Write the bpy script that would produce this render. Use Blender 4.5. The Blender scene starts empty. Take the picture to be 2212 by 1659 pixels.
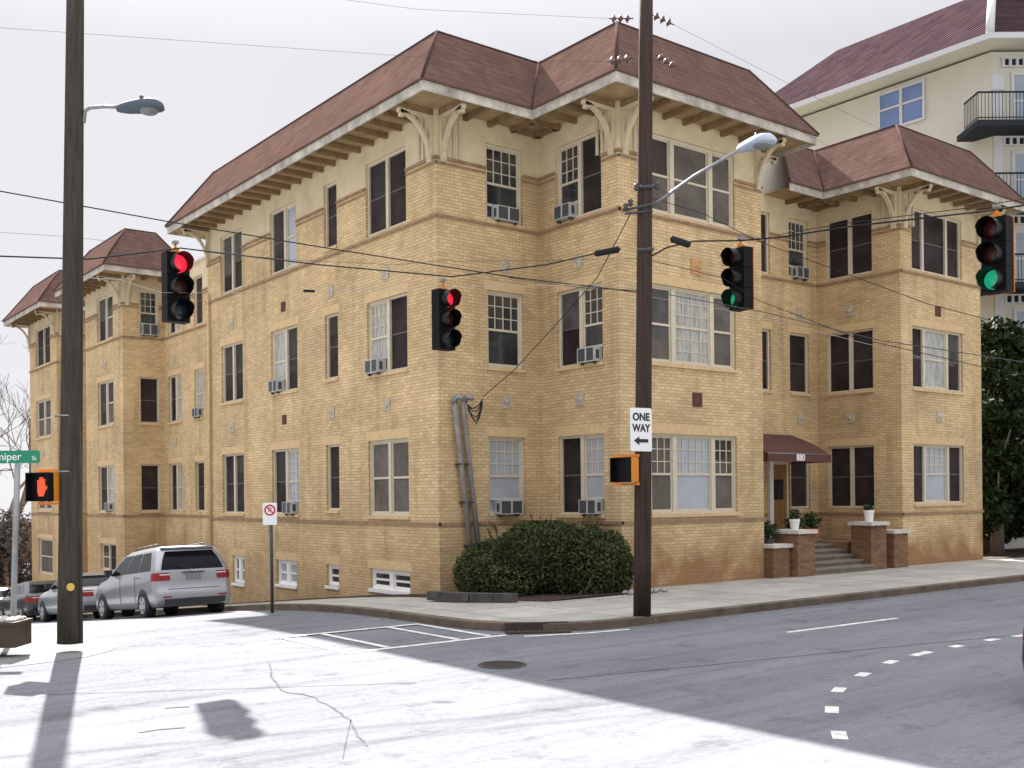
import bpy, math, random
from mathutils import Vector, Matrix
random.seed(7)
C = bpy.context.scene.collection
scn = bpy.context.scene
H = 2.1                                    # eye height above the road at the crossing
FPX, CX, CY, ROLL = 2285.0, 1106.0, 1072.0, 0.0101
FW = Vector((0.614, 0.789, 0)).normalized(); RT = Vector((0.789, -0.614, 0)).normalized(); UP = Vector((0, 0, 1))
# ---------------- camera
cam = bpy.data.cameras.new('camera'); camo = bpy.data.objects.new('camera', cam); C.objects.link(camo)
R_ = (RT - UP*ROLL).normalized(); B_ = -FW; U_ = B_.cross(R_).normalized()
camo.matrix_world = Matrix(((R_.x, U_.x, B_.x, 0), (R_.y, U_.y, B_.y, 0), (R_.z, U_.z, B_.z, H), (0, 0, 0, 1)))
cam.sensor_width = 36; cam.lens = FPX/2212*36; cam.shift_y = (CY-829.5)/2212; cam.clip_end = 3000
scn.camera = camo
# ---------------- sky + sun (sun behind the building, high left of the view)
SUN_EL = math.radians(36.3); SDX, SDY = 0.297, 0.955
w = bpy.data.worlds.new('World'); scn.world = w; w.use_nodes = True
nt = w.node_tree; bg = nt.nodes['Background']
sky = nt.nodes.new('ShaderNodeTexSky'); sky.sky_type = 'NISHITA'; sky.sun_disc = False
sky.sun_elevation = SUN_EL; sky.sun_rotation = math.atan2(SDX, SDY)
sky.air_density = 1.0; sky.dust_density = 0.8; sky.ozone_density = 1.0
hsv = nt.nodes.new('ShaderNodeHueSaturation'); hsv.inputs['Saturation'].default_value = 0.22
nt.links.new(sky.outputs[0], hsv.inputs['Color']); mixs = nt.nodes.new('ShaderNodeMixRGB'); mixs.inputs[0].default_value = 0.96; mixs.inputs[2].default_value = (1.92, 1.89, 2.02, 1)
tcw = nt.nodes.new('ShaderNodeTexCoord'); sew = nt.nodes.new('ShaderNodeSeparateXYZ'); nt.links.new(tcw.outputs['Generated'], sew.inputs[0])
mrw = nt.nodes.new('ShaderNodeMapRange'); mrw.inputs[1].default_value = 0.38; mrw.inputs[2].default_value = 1.0; mrw.inputs[3].default_value = 0.90; mrw.inputs[4].default_value = 3.5; nt.links.new(sew.outputs[2], mrw.inputs[0])
vm = nt.nodes.new('ShaderNodeVectorMath'); vm.operation = 'SCALE'; vm.inputs[0].default_value = (1.80, 1.77, 1.88); nt.links.new(mrw.outputs[0], vm.inputs['Scale']); nt.links.new(vm.outputs[0], mixs.inputs[2])
nt.links.new(hsv.outputs[0], mixs.inputs[1]); nt.links.new(mixs.outputs[0], bg.inputs['Color'])
bg.inputs['Strength'].default_value = 0.055
sl = bpy.data.lights.new('sun', 'SUN'); so = bpy.data.objects.new('sun', sl); C.objects.link(so)
sl.energy = 2.8; sl.angle = math.radians(0.6); sl.color = (1.0, 0.97, 0.92)
sv = Vector((SDX*math.cos(SUN_EL), SDY*math.cos(SUN_EL), math.sin(SUN_EL)))
so.rotation_euler = sv.to_track_quat('Z', 'Y').to_euler()
scn.view_settings.view_transform = 'Standard'; scn.view_settings.look = 'None'
scn.view_settings.exposure = 2.95; scn.view_settings.gamma = 1.0
scn.render.engine = 'CYCLES'

# ---------------- helpers
def at(x, y, d):
    """a sighting (x, y) of the survey picture at a depth of d metres, as a point of the place"""
    dx, dy = x-CX, y-CY
    return FW*d + RT*((dx-ROLL*dy)/FPX*d) + UP*(H-(dy+ROLL*dx)/FPX*d)
def on_x(x, y, X):
    v = at(x, y, 1.0)-Vector((0, 0, H)); return Vector((0, 0, H))+v*(X/v.x)
def on_y(x, y, Y):
    v = at(x, y, 1.0)-Vector((0, 0, H)); return Vector((0, 0, H))+v*(Y/v.y)
def on_z(x, y, z=0.0):
    v = at(x, y, 1.0)-Vector((0, 0, H)); return Vector((0, 0, H))+v*((z-H)/v.z)
def g(y):
    s = 1.5; t = (y-18.5)/s
    return -0.1*s*(t if t > 30 else math.log(1+math.exp(t)))

class MB:
    def __init__(s): s.v = []; s.f = []; s.sm = []
    def face(s, pts, sm=False):
        n = len(s.v); s.v += [tuple(p) for p in pts]; s.f.append(tuple(range(n, n+len(pts)))); s.sm.append(sm); return s
    def box(s, x0, y0, z0, x1, y1, z1): return s.obox(Vector((x0, y0, z0)), Vector((x1-x0, 0, 0)), Vector((0, y1-y0, 0)), Vector((0, 0, z1-z0)))
    def obox(s, o, a, b, c):
        o = Vector(o); a, b, c = Vector(a), Vector(b), Vector(c)
        if a.cross(b).dot(c) < 0: a, b = b, a
        n = len(s.v)
        s.v += [tuple(p) for p in (o, o+a, o+a+b, o+b, o+c, o+a+c, o+a+b+c, o+b+c)]
        for q in ((0, 3, 2, 1), (4, 5, 6, 7), (0, 1, 5, 4), (1, 2, 6, 5), (2, 3, 7, 6), (3, 0, 4, 7)):
            s.f.append(tuple(n+i for i in q)); s.sm.append(False)
        return s
    def tube(s, pts, r, k=8, caps=True):
        pts = [Vector(p) for p in pts]; rs = r if isinstance(r, (list, tuple)) else [r]*len(pts)
        n0 = len(s.v); prev = None
        for i, p in enumerate(pts):
            d = (pts[min(i+1, len(pts)-1)]-pts[max(i-1, 0)]).normalized()
            if prev is None:
                a = d.cross(Vector((0, 0, 1)))
                if a.length < 1e-3: a = d.cross(Vector((1, 0, 0)))
            else: a = prev-d*prev.dot(d)
            a.normalize(); prev = a; b = d.cross(a)
            for j in range(k):
                t = 2*math.pi*j/k; s.v.append(tuple(p+(a*math.cos(t)+b*math.sin(t))*rs[i]))
        for i in range(len(pts)-1):
            for j in range(k):
                j2 = (j+1) % k
                s.f.append((n0+i*k+j, n0+i*k+j2, n0+(i+1)*k+j2, n0+(i+1)*k+j)); s.sm.append(True)
        if caps:
            s.f.append(tuple(n0+j for j in range(k-1, -1, -1))); s.sm.append(False)
            m = n0+(len(pts)-1)*k; s.f.append(tuple(m+j for j in range(k))); s.sm.append(False)
        return s
    def prism(s, poly, vec):
        """poly: list of 3d points (planar), extruded by vec"""
        vec = Vector(vec); P = [Vector(p) for p in poly]; n = len(P)
        nrm = Vector((0, 0, 0))
        for i in range(n): nrm += P[i].cross(P[(i+1) % n])
        if nrm.dot(vec) > 0: P = P[::-1]
        m = len(s.v); s.v += [tuple(p) for p in P]+[tuple(p+vec) for p in P]
        s.f.append(tuple(range(m, m+n))); s.sm.append(False)
        s.f.append(tuple(range(m+2*n-1, m+n-1, -1))); s.sm.append(False)
        for i in range(n):
            j = (i+1) % n; s.f.append((m+j, m+i, m+n+i, m+n+j)); s.sm.append(False)
        return s
    def grid(s, rows, sm=True, close=False):
        m = len(s.v); k = len(rows[0])
        for r in rows: s.v += [tuple(p) for p in r]
        for i in range(len(rows)-1):
            for j in range(k if close else k-1):
                j2 = (j+1) % k; s.f.append((m+i*k+j, m+i*k+j2, m+(i+1)*k+j2, m+(i+1)*k+j)); s.sm.append(sm)
        return s
def link(name, mb, mat, parent=None, world=False):
    me = bpy.data.meshes.new(name); me.from_pydata(mb.v, [], mb.f)
    me.polygons.foreach_set('use_smooth', mb.sm)
    if isinstance(mat, (list, tuple)):
        for m in mat: me.materials.append(m)
    else: me.materials.append(mat)
    me.update(); o = bpy.data.objects.new(name, me); C.objects.link(o)
    if parent:
        o.parent = parent
        if world and parent.type == 'EMPTY': o.matrix_parent_inverse = Matrix.Translation(-Vector(parent.location))
    return o
def wpart(name, mb, mat, parent): return link(name, mb, mat, parent, True)
def part(name, mb, mat, parent): return link(name, mb, mat, parent, False)
def thing(name, label, cat, loc=(0, 0, 0), rz=0, group=None):
    o = bpy.data.objects.new(name, None); C.objects.link(o); o.location = loc; o.rotation_euler = (0, 0, rz)
    o.empty_display_size = 0.2; return tag(o, label, cat, group)
def tag(o, label, cat, group=None):
    o['label'] = label; o['category'] = cat
    if group: o['group'] = group
    return o
def struct(name, mb, mat):
    o = link(name, mb, mat); o['kind'] = 'structure'; return o
def copy_tree(o, parent=None):
    c = o.copy(); C.objects.link(c)
    if parent: c.parent = parent
    for ch in list(o.children): copy_tree(ch, c)
    return c
# ---------------- materials
def M(name, col, rough=0.7, metal=0.0, spec=0.4, emit=None, var=0.0, vscale=4.0, bump=0.0, bscale=30.0, stretch=(1, 1, 1), emit_s=1.0):
    m = bpy.data.materials.new(name); m.use_nodes = True; n = m.node_tree; b = n.nodes['Principled BSDF']
    b.inputs['Base Color'].default_value = (*col, 1); b.inputs['Roughness'].default_value = rough
    b.inputs['Metallic'].default_value = metal; b.inputs['Specular IOR Level'].default_value = spec
    if emit: b.inputs['Emission Color'].default_value = (*emit, 1); b.inputs['Emission Strength'].default_value = emit_s
    if var or bump:
        tc = n.nodes.new('ShaderNodeTexCoord'); mp = n.nodes.new('ShaderNodeMapping'); mp.inputs['Scale'].default_value = stretch
        n.links.new(tc.outputs['Object'], mp.inputs[0])
    if var:
        t = n.nodes.new('ShaderNodeTexNoise'); t.inputs['Scale'].default_value = vscale; t.inputs['Detail'].default_value = 6; t.inputs['Roughness'].default_value = 0.65
        n.links.new(mp.outputs[0], t.inputs['Vector'])
        r = n.nodes.new('ShaderNodeMapRange'); r.inputs[1].default_value = 0.3; r.inputs[2].default_value = 0.7
        r.inputs[3].default_value = 1-var; r.inputs[4].default_value = 1+var
        n.links.new(t.outputs[0], r.inputs[0])
        mx = n.nodes.new('ShaderNodeVectorMath'); mx.operation = 'SCALE'; mx.inputs[0].default_value = col
        n.links.new(r.outputs[0], mx.inputs['Scale']); n.links.new(mx.outputs[0], b.inputs['Base Color'])
    if bump:
        t = n.nodes.new('ShaderNodeTexNoise'); t.inputs['Scale'].default_value = bscale; t.inputs['Detail'].default_value = 4
        n.links.new(mp.outputs[0], t.inputs['Vector'])
        bp = n.nodes.new('ShaderNodeBump'); bp.inputs['Strength'].default_value = bump; bp.inputs['Distance'].default_value = 0.02
        n.links.new(t.outputs[0], bp.inputs['Height']); n.links.new(bp.outputs[0], b.inputs['Normal'])
    return m
def brick(name, c1, c2, mortar, bw=0.21, bh=0.072, base_stain=None, dirt=0.3):
    m = bpy.data.materials.new(name); m.use_nodes = True; n = m.node_tree; b = n.nodes['Principled BSDF']; L = n.links.new
    b.inputs['Roughness'].default_value = 0.85; b.inputs['Specular IOR Level'].default_value = 0.2
    ge = n.nodes.new('ShaderNodeNewGeometry'); se = n.nodes.new('ShaderNodeSeparateXYZ'); L(ge.outputs['Position'], se.inputs[0])
    ad = n.nodes.new('ShaderNodeMath'); ad.operation = 'ADD'; L(se.outputs[0], ad.inputs[0]); L(se.outputs[1], ad.inputs[1])
    co = n.nodes.new('ShaderNodeCombineXYZ'); L(ad.outputs[0], co.inputs[0]); L(se.outputs[2], co.inputs[1])
    br = n.nodes.new('ShaderNodeTexBrick'); L(co.outputs[0], br.inputs['Vector'])
    br.inputs['Scale'].default_value = 1; br.inputs['Brick Width'].default_value = bw; br.inputs['Row Height'].default_value = bh
    br.inputs['Mortar Size'].default_value = 0.007; br.inputs['Mortar Smooth'].default_value = 0.3
    br.inputs['Color1'].default_value = (*c1, 1); br.inputs['Color2'].default_value = (*c2, 1); br.inputs['Mortar'].default_value = (*mortar, 1)
    t = n.nodes.new('ShaderNodeTexNoise'); t.inputs['Scale'].default_value = 0.55; t.inputs['Detail'].default_value = 7; t.inputs['Roughness'].default_value = 0.6
    L(ge.outputs['Position'], t.inputs['Vector'])
    r = n.nodes.new('ShaderNodeMapRange'); r.inputs[1].default_value = 0.3; r.inputs[2].default_value = 0.7; r.inputs[3].default_value = 1-dirt*0.7; r.inputs[4].default_value = 1+dirt*0.3
    L(t.outputs[0], r.inputs[0])
    mx = n.nodes.new('ShaderNodeVectorMath'); mx.operation = 'SCALE'; L(br.outputs['Color'], mx.inputs[0]); L(r.outputs[0], mx.inputs['Scale'])
    out = mx.outputs[0]
    # streaks of dirt running down the wall
    mp = n.nodes.new('ShaderNodeMapping'); mp.inputs['Scale'].default_value = (2.6, 2.6, 0.22); L(ge.outputs['Position'], mp.inputs[0])
    t3 = n.nodes.new('ShaderNodeTexNoise'); t3.inputs['Scale'].default_value = 1.0; t3.inputs['Detail'].default_value = 5; L(mp.outputs[0], t3.inputs['Vector'])
    r3 = n.nodes.new('ShaderNodeMapRange'); r3.inputs[1].default_value = 0.52; r3.inputs[2].default_value = 0.75; r3.inputs[3].default_value = 0; r3.inputs[4].default_value = 0.42; L(t3.outputs[0], r3.inputs[0])
    m3 = n.nodes.new('ShaderNodeMixRGB'); m3.inputs[2].default_value = (0.2, 0.15, 0.09, 1); L(r3.outputs[0], m3.inputs[0]); L(out, m3.inputs[1]); out = m3.outputs[0]
    if base_stain:                         # splash and rust staining at the foot of the wall, and grime under the lower belt
        t2 = n.nodes.new('ShaderNodeTexNoise'); t2.inputs['Scale'].default_value = 1.3; t2.inputs['Detail'].default_value = 6; L(ge.outputs['Position'], t2.inputs['Vector'])
        a = n.nodes.new('ShaderNodeMath'); a.operation = 'MULTIPLY_ADD'; a.inputs[1].default_value = 3.0; a.inputs[2].default_value = -0.68; L(t2.outputs[0], a.inputs[0])
        s_ = n.nodes.new('ShaderNodeMath'); s_.operation = 'SUBTRACT'; L(a.outputs[0], s_.inputs[0]); L(se.outputs[2], s_.inputs[1])
        r2 = n.nodes.new('ShaderNodeMapRange'); r2.inputs[1].default_value = -0.35; r2.inputs[2].default_value = 0.45; r2.inputs[3].default_value = 0; r2.inputs[4].default_value = 0.8; L(s_.outputs[0], r2.inputs[0])
        rx = n.nodes.new('ShaderNodeMapRange'); rx.inputs[1].default_value = 13.0; rx.inputs[2].default_value = 16.0; rx.inputs[3].default_value = 0.3; rx.inputs[4].default_value = 1.0; L(se.outputs[0], rx.inputs[0])
        q2 = n.nodes.new('ShaderNodeMath'); q2.operation = 'MULTIPLY'; L(r2.outputs[0], q2.inputs[0]); L(rx.outputs[0], q2.inputs[1])
        m2 = n.nodes.new('ShaderNodeMixRGB'); m2.inputs[2].default_value = (*base_stain, 1); L(q2.outputs[0], m2.inputs[0]); L(out, m2.inputs[1]); out = m2.outputs[0]
    L(out, b.inputs['Base Color'])
    bp = n.nodes.new('ShaderNodeBump'); bp.inputs['Strength'].default_value = 0.5; bp.inputs['Distance'].default_value = 0.008
    iv = n.nodes.new('ShaderNodeMath'); iv.operation = 'SUBTRACT'; iv.inputs[0].default_value = 1; L(br.outputs['Fac'], iv.inputs[1]); L(iv.outputs[0], bp.inputs['Height']); L(bp.outputs[0], b.inputs['Normal'])
    return m
def roofmat(name, c1, c2, row=0.16, wid=0.3, wave=False):
    m = bpy.data.materials.new(name); m.use_nodes = True; n = m.node_tree; b = n.nodes['Principled BSDF']; L = n.links.new
    b.inputs['Roughness'].default_value = 1.0; b.inputs['Specular IOR Level'].default_value = 0.0
    ge = n.nodes.new('ShaderNodeNewGeometry'); se = n.nodes.new('ShaderNodeSeparateXYZ'); L(ge.outputs['Position'], se.inputs[0])
    ad = n.nodes.new('ShaderNodeMath'); ad.operation = 'ADD'; L(se.outputs[0], ad.inputs[0]); L(se.outputs[1], ad.inputs[1])
    co = n.nodes.new('ShaderNodeCombineXYZ'); L(ad.outputs[0], co.inputs[0]); L(se.outputs[2], co.inputs[1])
    br = n.nodes.new('ShaderNodeTexBrick'); L(co.outputs[0], br.inputs['Vector']); br.inputs['Scale'].default_value = 1
    br.inputs['Brick Width'].default_value = wid; br.inputs['Row Height'].default_value = row; br.inputs['Mortar Size'].default_value = 0.01
    br.inputs['Color1'].default_value = (*c1, 1); br.inputs['Color2'].default_value = (*c2, 1); br.inputs['Mortar'].default_value = (c1[0]*0.72, c1[1]*0.72, c1[2]*0.72, 1)
    t = n.nodes.new('ShaderNodeTexNoise'); t.inputs['Scale'].default_value = 1.6; t.inputs['Detail'].default_value = 8; t.inputs['Roughness'].default_value = 0.7; L(ge.outputs['Position'], t.inputs['Vector'])
    r = n.nodes.new('ShaderNodeMapRange'); r.inputs[1].default_value = 0.3; r.inputs[2].default_value = 0.7; r.inputs[3].default_value = 0.8; r.inputs[4].default_value = 1.18; L(t.outputs[0], r.inputs[0])
    mx = n.nodes.new('ShaderNodeVectorMath'); mx.operation = 'SCALE'; L(br.outputs['Color'], mx.inputs[0]); L(r.outputs[0], mx.inputs['Scale']); L(mx.outputs[0], b.inputs['Base Color'])
    bp = n.nodes.new('ShaderNodeBump'); bp.inputs['Strength'].default_value = 0.6; bp.inputs['Distance'].default_value = 0.02
    if wave:
        wv = n.nodes.new('ShaderNodeTexWave'); wv.inputs['Scale'].default_value = 1.1; wv.bands_direction = 'X'; L(co.outputs[0], wv.inputs['Vector']); L(wv.outputs['Fac'], bp.inputs['Height']); bp.inputs['Distance'].default_value = 0.1; bp.inputs['Strength'].default_value = 1
    else: L(br.outputs['Fac'], bp.inputs['Height'])
    L(bp.outputs[0], b.inputs['Normal'])
    return m
BRICK = brick('yellow_brick', (0.71, 0.53, 0.30), (0.57, 0.41, 0.215), (0.36, 0.27, 0.165), base_stain=(0.26, 0.13, 0.055), dirt=0.36)
REDBRICK = brick('red_brick', (0.27, 0.155, 0.085), (0.17, 0.09, 0.05), (0.17, 0.12, 0.08))
BELT = M('shadowed_belt_brick', (0.29, 0.19, 0.11), 0.9, var=0.3, vscale=6)  # brown course, darkened to carry the shadow line under its projection
LINTEL = M('lintel_brick', (0.60, 0.435, 0.235), 0.9, var=0.14, vscale=9)
STUCCO = M('cream_stucco', (0.60, 0.50, 0.33), 0.9, var=0.14, vscale=1.6, bump=0.2)
SOFFIT = M('soffit_boards', (0.36, 0.26, 0.14), 0.85, var=0.25, vscale=3)
RAFTER = M('rafter_wood', (0.22, 0.14, 0.07), 0.85, var=0.3, vscale=5)
TRIM = M('cream_trim', (0.58, 0.52, 0.40), 0.6, var=0.1, vscale=5)
WHITE = M('white_paint', (0.80, 0.79, 0.76), 0.55, var=0.08, vscale=7)
FASCIA = M('fascia_paint', (0.43, 0.40, 0.35), 0.8, spec=0.1, var=0.45, vscale=2.2)
ROOF = roofmat('roof_shingle', (0.150, 0.094, 0.078), (0.122, 0.076, 0.064))
ROOFTOP = M('flat_roof', (0.12, 0.11, 0.11), 0.95)
TILE = roofmat('roof_tile', (0.075, 0.048, 0.054), (0.052, 0.034, 0.040), 0.35, 0.35, wave=True)
SCREEN = M('insect_screen', (0.034, 0.025, 0.025), 0.7, spec=0.15, var=0.6, vscale=1.3)
SCREEN2 = M('screened_pale', (0.12, 0.105, 0.09), 0.6, spec=0.2, var=0.35, vscale=1.6)
GLASS = M('window_glass', (0.04, 0.042, 0.045), 0.08, spec=0.9, var=0.5, vscale=1.5)
CURTAIN = M('curtained_glass', (0.36, 0.36, 0.33), 0.35, spec=0.6, var=0.5, vscale=3.5, stretch=(5, 5, 0.8))
BLIND = M('blind_glass', (0.36, 0.39, 0.43), 0.25, spec=0.7, var=0.12, vscale=2)
BLUEG = M('sky_glass', (0.11, 0.18, 0.38), 0.15, spec=0.8, var=0.15, vscale=1.2)
ORN = M('ornament_tile', (0.42, 0.37, 0.29), 0.8, var=0.35, vscale=14)
VENT = M('vent_grille', (0.12, 0.055, 0.04), 0.8, var=0.3, vscale=12)
CONC = M('concrete', (0.43, 0.42, 0.38), 0.9, var=0.22, vscale=1.1, bump=0.2)
KERB = M('kerb_stone', (0.12, 0.095, 0.07), 0.9, var=0.35, vscale=3)
WOODP = M('creosote_wood', (0.055, 0.039, 0.034), 0.95, spec=0.08, var=0.35, vscale=3, stretch=(6, 6, 0.5), bump=0.6, bscale=8)
WOODP2 = M('weathered_wood', (0.056, 0.049, 0.040), 0.95, spec=0.08, var=0.35, vscale=3, stretch=(6, 6, 0.5), bump=0.6, bscale=8)
GALV = M('galvanised_steel', (0.26, 0.27, 0.28), 0.45, metal=0.6, var=0.15, vscale=5)
DGREY = M('dark_hardware', (0.05, 0.05, 0.055), 0.5)
BLACK = M('signal_black', (0.006, 0.006, 0.007), 0.55, spec=0.12)
ORANGE = M('orange_paint', (0.62, 0.22, 0.015), 0.5, var=0.1)
WIREM = M('cable_black', (0.03, 0.03, 0.033), 0.9, spec=0.05)
WIREG = M('cable_grey', (0.08, 0.08, 0.09), 0.9, spec=0.05)
WIREW = M('cable_pale', (0.38, 0.38, 0.38), 0.9, spec=0.05)
# =====================================================================  GROUND
def asphalt():
    m = bpy.data.materials.new('asphalt'); m.use_nodes = True; n = m.node_tree; b = n.nodes['Principled BSDF']; L = n.links.new
    b.inputs['Roughness'].default_value = 1.0; b.inputs['Specular IOR Level'].default_value = 0.0
    ge = n.nodes.new('ShaderNodeNewGeometry')
    def noise(s, d, st=(1, 1, 1)):
        mp = n.nodes.new('ShaderNodeMapping'); mp.inputs['Scale'].default_value = st; L(ge.outputs['Position'], mp.inputs[0])
        t = n.nodes.new('ShaderNodeTexNoise'); t.inputs['Scale'].default_value = s; t.inputs['Detail'].default_value = d; t.inputs['Roughness'].default_value = 0.7; L(mp.outputs[0], t.inputs['Vector']); return t.outputs[0]
    def mr(i, a, bb, c, d):
        r = n.nodes.new('ShaderNodeMapRange'); r.inputs[1].default_value = a; r.inputs[2].default_value = bb; r.inputs[3].default_value = c; r.inputs[4].default_value = d; L(i, r.inputs[0]); return r.outputs[0]
    def mul_(a, bb):
        q = n.nodes.new('ShaderNodeMath'); q.operation = 'MULTIPLY'; L(a, q.inputs[0]); L(bb, q.inputs[1]); return q.outputs[0]
    f = mul_(mr(noise(90, 3), 0.25, 0.75, 0.66, 1.34), mr(noise(14, 5), 0.3, 0.7, 0.86, 1.12)); big = mr(noise(0.5, 6, (0.35, 1.6, 1)), 0.3, 0.7, 0.78, 1.15)
    stain = mul_(mr(noise(1.7, 6), 0.55, 0.75, 1.0, 0.60), mr(noise(0.9, 5, (0.12, 2.2, 1)), 0.50, 0.7, 1.0, 0.74))
    def mul(a, bb):
        q = n.nodes.new('ShaderNodeMath'); q.operation = 'MULTIPLY'; L(a, q.inputs[0]); L(bb, q.inputs[1]); return q.outputs[0]
    mx = n.nodes.new('ShaderNodeVectorMath'); mx.operation = 'SCALE'; mx.inputs[0].default_value = (0.19, 0.196, 0.212)
    L(mul(mul(f, big), stain), mx.inputs['Scale']); L(mx.outputs[0], b.inputs['Base Color'])
    bp = n.nodes.new('ShaderNodeBump'); bp.inputs['Strength'].default_value = 0.4; bp.inputs['Distance'].default_value = 0.01; L(noise(60, 3), bp.inputs['Height']); L(bp.outputs[0], b.inputs['Normal'])
    return m
ASPH = asphalt()
ys = [-300, -100, -30, -10, 0, 5, 10, 14, 15, 16, 17, 18, 19, 20, 21, 22, 24, 27, 30, 35, 40, 50, 60, 70, 85]
gend = g(85)
def gz(y): return g(y) if y <= 85 else gend
rows = [[(x, y, gz(y)) for x in (-400, -100, -20, 0, 5, 10, 20, 60, 150, 400)] for y in ys]+[[(x, y, gend) for x in (-400, -100, -20, 0, 5, 10, 20, 60, 150, 400)] for y in (200, 900)]
struct('road', MB().grid(rows, sm=False), ASPH)
KX, KY, KR = 9.7, 12.2, 2.0
def kx(y):
    if y >= KY+KR: return KX
    return KX+KR-math.sqrt(max(0, KR*KR-(KY+KR-y)**2))
def strip_ys(a, b): return sorted(set([a, a+0.08, a+0.2, a+0.4, a+0.7, a+1.0, a+1.4, a+2.0]+[q for q in (15, 16, 17, 18, 19, 20, 21, 22, 24, 27, 30, 35, 40, 50, 60, 70, 85) if a+2 < q < b]+[b]))
sy = strip_ys(KY, 85)
sw = MB(); sw.grid([[(kx(y), y, gz(y)+0.125), (12.0 if y > 13 else kx(y)+0.5, y, gz(y)+0.125), (16, y, gz(y)+0.125), (40, y, gz(y)+0.125), (130, y, gz(y)+0.125)] for y in sy], sm=False)
def pavement(name, joints=1.5):
    m = bpy.data.materials.new(name); m.use_nodes = True; n = m.node_tree; b = n.nodes['Principled BSDF']; L = n.links.new
    b.inputs['Roughness'].default_value = 0.9; b.inputs['Specular IOR Level'].default_value = 0.2
    ge = n.nodes.new('ShaderNodeNewGeometry')
    br = n.nodes.new('ShaderNodeTexBrick'); L(ge.outputs['Position'], br.inputs['Vector']); br.inputs['Scale'].default_value = 1; br.offset = 0
    br.inputs['Brick Width'].default_value = joints; br.inputs['Row Height'].default_value = joints; br.inputs['Mortar Size'].default_value = 0.015
    br.inputs['Color1'].default_value = (0.44, 0.43, 0.385, 1); br.inputs['Color2'].default_value = (0.36, 0.355, 0.325, 1); br.inputs['Mortar'].default_value = (0.17, 0.16, 0.14, 1)
    t = n.nodes.new('ShaderNodeTexNoise'); t.inputs['Scale'].default_value = 1.2; t.inputs['Detail'].default_value = 8; t.inputs['Roughness'].default_value = 0.7; L(ge.outputs['Position'], t.inputs['Vector'])
    r = n.nodes.new('ShaderNodeMapRange'); r.inputs[1].default_value = 0.3; r.inputs[2].default_value = 0.7; r.inputs[3].default_value = 0.72; r.inputs[4].default_value = 1.12; L(t.outputs[0], r.inputs[0])
    mx = n.nodes.new('ShaderNodeVectorMath'); mx.operation = 'SCALE'; L(br.outputs['Color'], mx.inputs[0]); L(r.outputs[0], mx.inputs['Scale']); L(mx.outputs[0], b.inputs['Base Color'])
    return m
PAVE = pavement('pavement_slabs')
struct('pavement', sw, PAVE)
def kerb_line(pts, name):
    rows = []
    for i, p in enumerate(pts):
        a = Vector(pts[max(i-1, 0)]); b = Vector(pts[min(i+1, len(pts)-1)]); d = (b-a); d.z = 0; d.normalize(); nrm = Vector((d.y, -d.x, 0))
        p = Vector(p); q = p-nrm*0.16
        rows.append([p+nrm*0.004+Vector((0, 0, -0.03)), p+nrm*0.004+Vector((0, 0, 0.115)), p-nrm*0.02+Vector((0, 0, 0.130)), q+Vector((0, 0, 0.130)), q+Vector((0, 0, 0.1))])
    return struct(name, MB().grid(rows, sm=False), KERB)
pts = [(KX, y, g(y)) for y in (85, 70, 60, 50, 40, 35, 30, 27, 24, 22, 21, 20, 19, 18, 17, 16, 15)]
pts += [(KX+KR-KR*math.cos(t), KY+KR-KR*math.sin(t), 0) for t in [i*math.pi/20 for i in range(0, 11)]]
pts += [(x, KY, 0) for x in (13, 15, 20, 30, 50, 90, 130)]
kerb_line(pts[::-1] if False else pts, 'kerb')
# far corner block on the left of the side street
LX, LY = 4.95, 14.6
def lx(y): return LX if y > LY+1.5 else LX-1.5+math.sqrt(max(0, 2.25-(LY+1.5-y)**2))
ly = strip_ys(LY, 85)
sw2 = MB().grid([[(-130, y, gz(y)+0.005), (-20, y, gz(y)+0.005), (0, y, gz(y)+0.005), (lx(y), y, gz(y)+0.005)] for y in ly], sm=False)
struct('pavement', sw2, M('worn_pavement', (0.215, 0.215, 0.215), 1.0, spec=0.0, var=.2, vscale=1.5))
# painted markings
PAINT = M('road_paint', (0.62, 0.62, 0.60), 0.7, var=0.35, vscale=7)
def stripe(pts, wd, z=0.002):
    mb = MB()
    L_ = []
    for i, p in enumerate(pts):
        a = Vector(pts[max(i-1, 0)]); b = Vector(pts[min(i+1, len(pts)-1)]); d = (b-a).normalized(); nn = Vector((-d.y, d.x))*wd/2
        L_.append([(p[0]+nn.x, p[1]+nn.y, z), (p[0]-nn.x, p[1]-nn.y, z)])
    return mb.grid(L_, sm=False)
def seg(*px, wd=0.12, z=0.004, name='road_marking', mat=None):
    P = [on_z(x, y) for x, y in px]
    return struct(name, stripe([(p.x, p.y) for p in P], wd, z), mat or PAINT)
for X in (7.06, 7.72, 8.92, 9.5): struct('road_marking', stripe([(X, 12.78), (X, 14.72)], 0.11), PAINT)
struct('road_marking', stripe([(6.95, 14.8), (9.55, 14.8)], 0.12), PAINT)
struct('road_marking', stripe([(6.95, 12.7), (9.75, 12.7)], 0.12), PAINT)
struct('road_marking', stripe([(9.85, 12.4), (10.8, 12.05), (11.6, 11.95)], 0.10), PAINT)
struct('road_marking', stripe([(13.1, 10.08), (15.9, 10.0)], 0.10), PAINT)
dash = [(1813, 1588, 1.0), (1797, 1533, 1.0), (1812, 1490, .9), (1864, 1457, .9), (1924, 1430, .9), (1990, 1412, 1.5), (2066, 1396, .8), (2142, 1382, .9), (2204, 1373, 1.0)]
PD = [on_z(x, y) for x, y, _ in dash]
for i, p in enumerate(PD):
    a = PD[max(i-1, 0)]; b = PD[min(i+1, len(PD)-1)]; d = (b-a).normalized(); L_ = 0.16*dash[i][2]
    struct('road_marking', stripe([(p.x-d.x*L_, p.y-d.y*L_), (p.x+d.x*L_, p.y+d.y*L_)], 0.13), PAINT)
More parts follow.
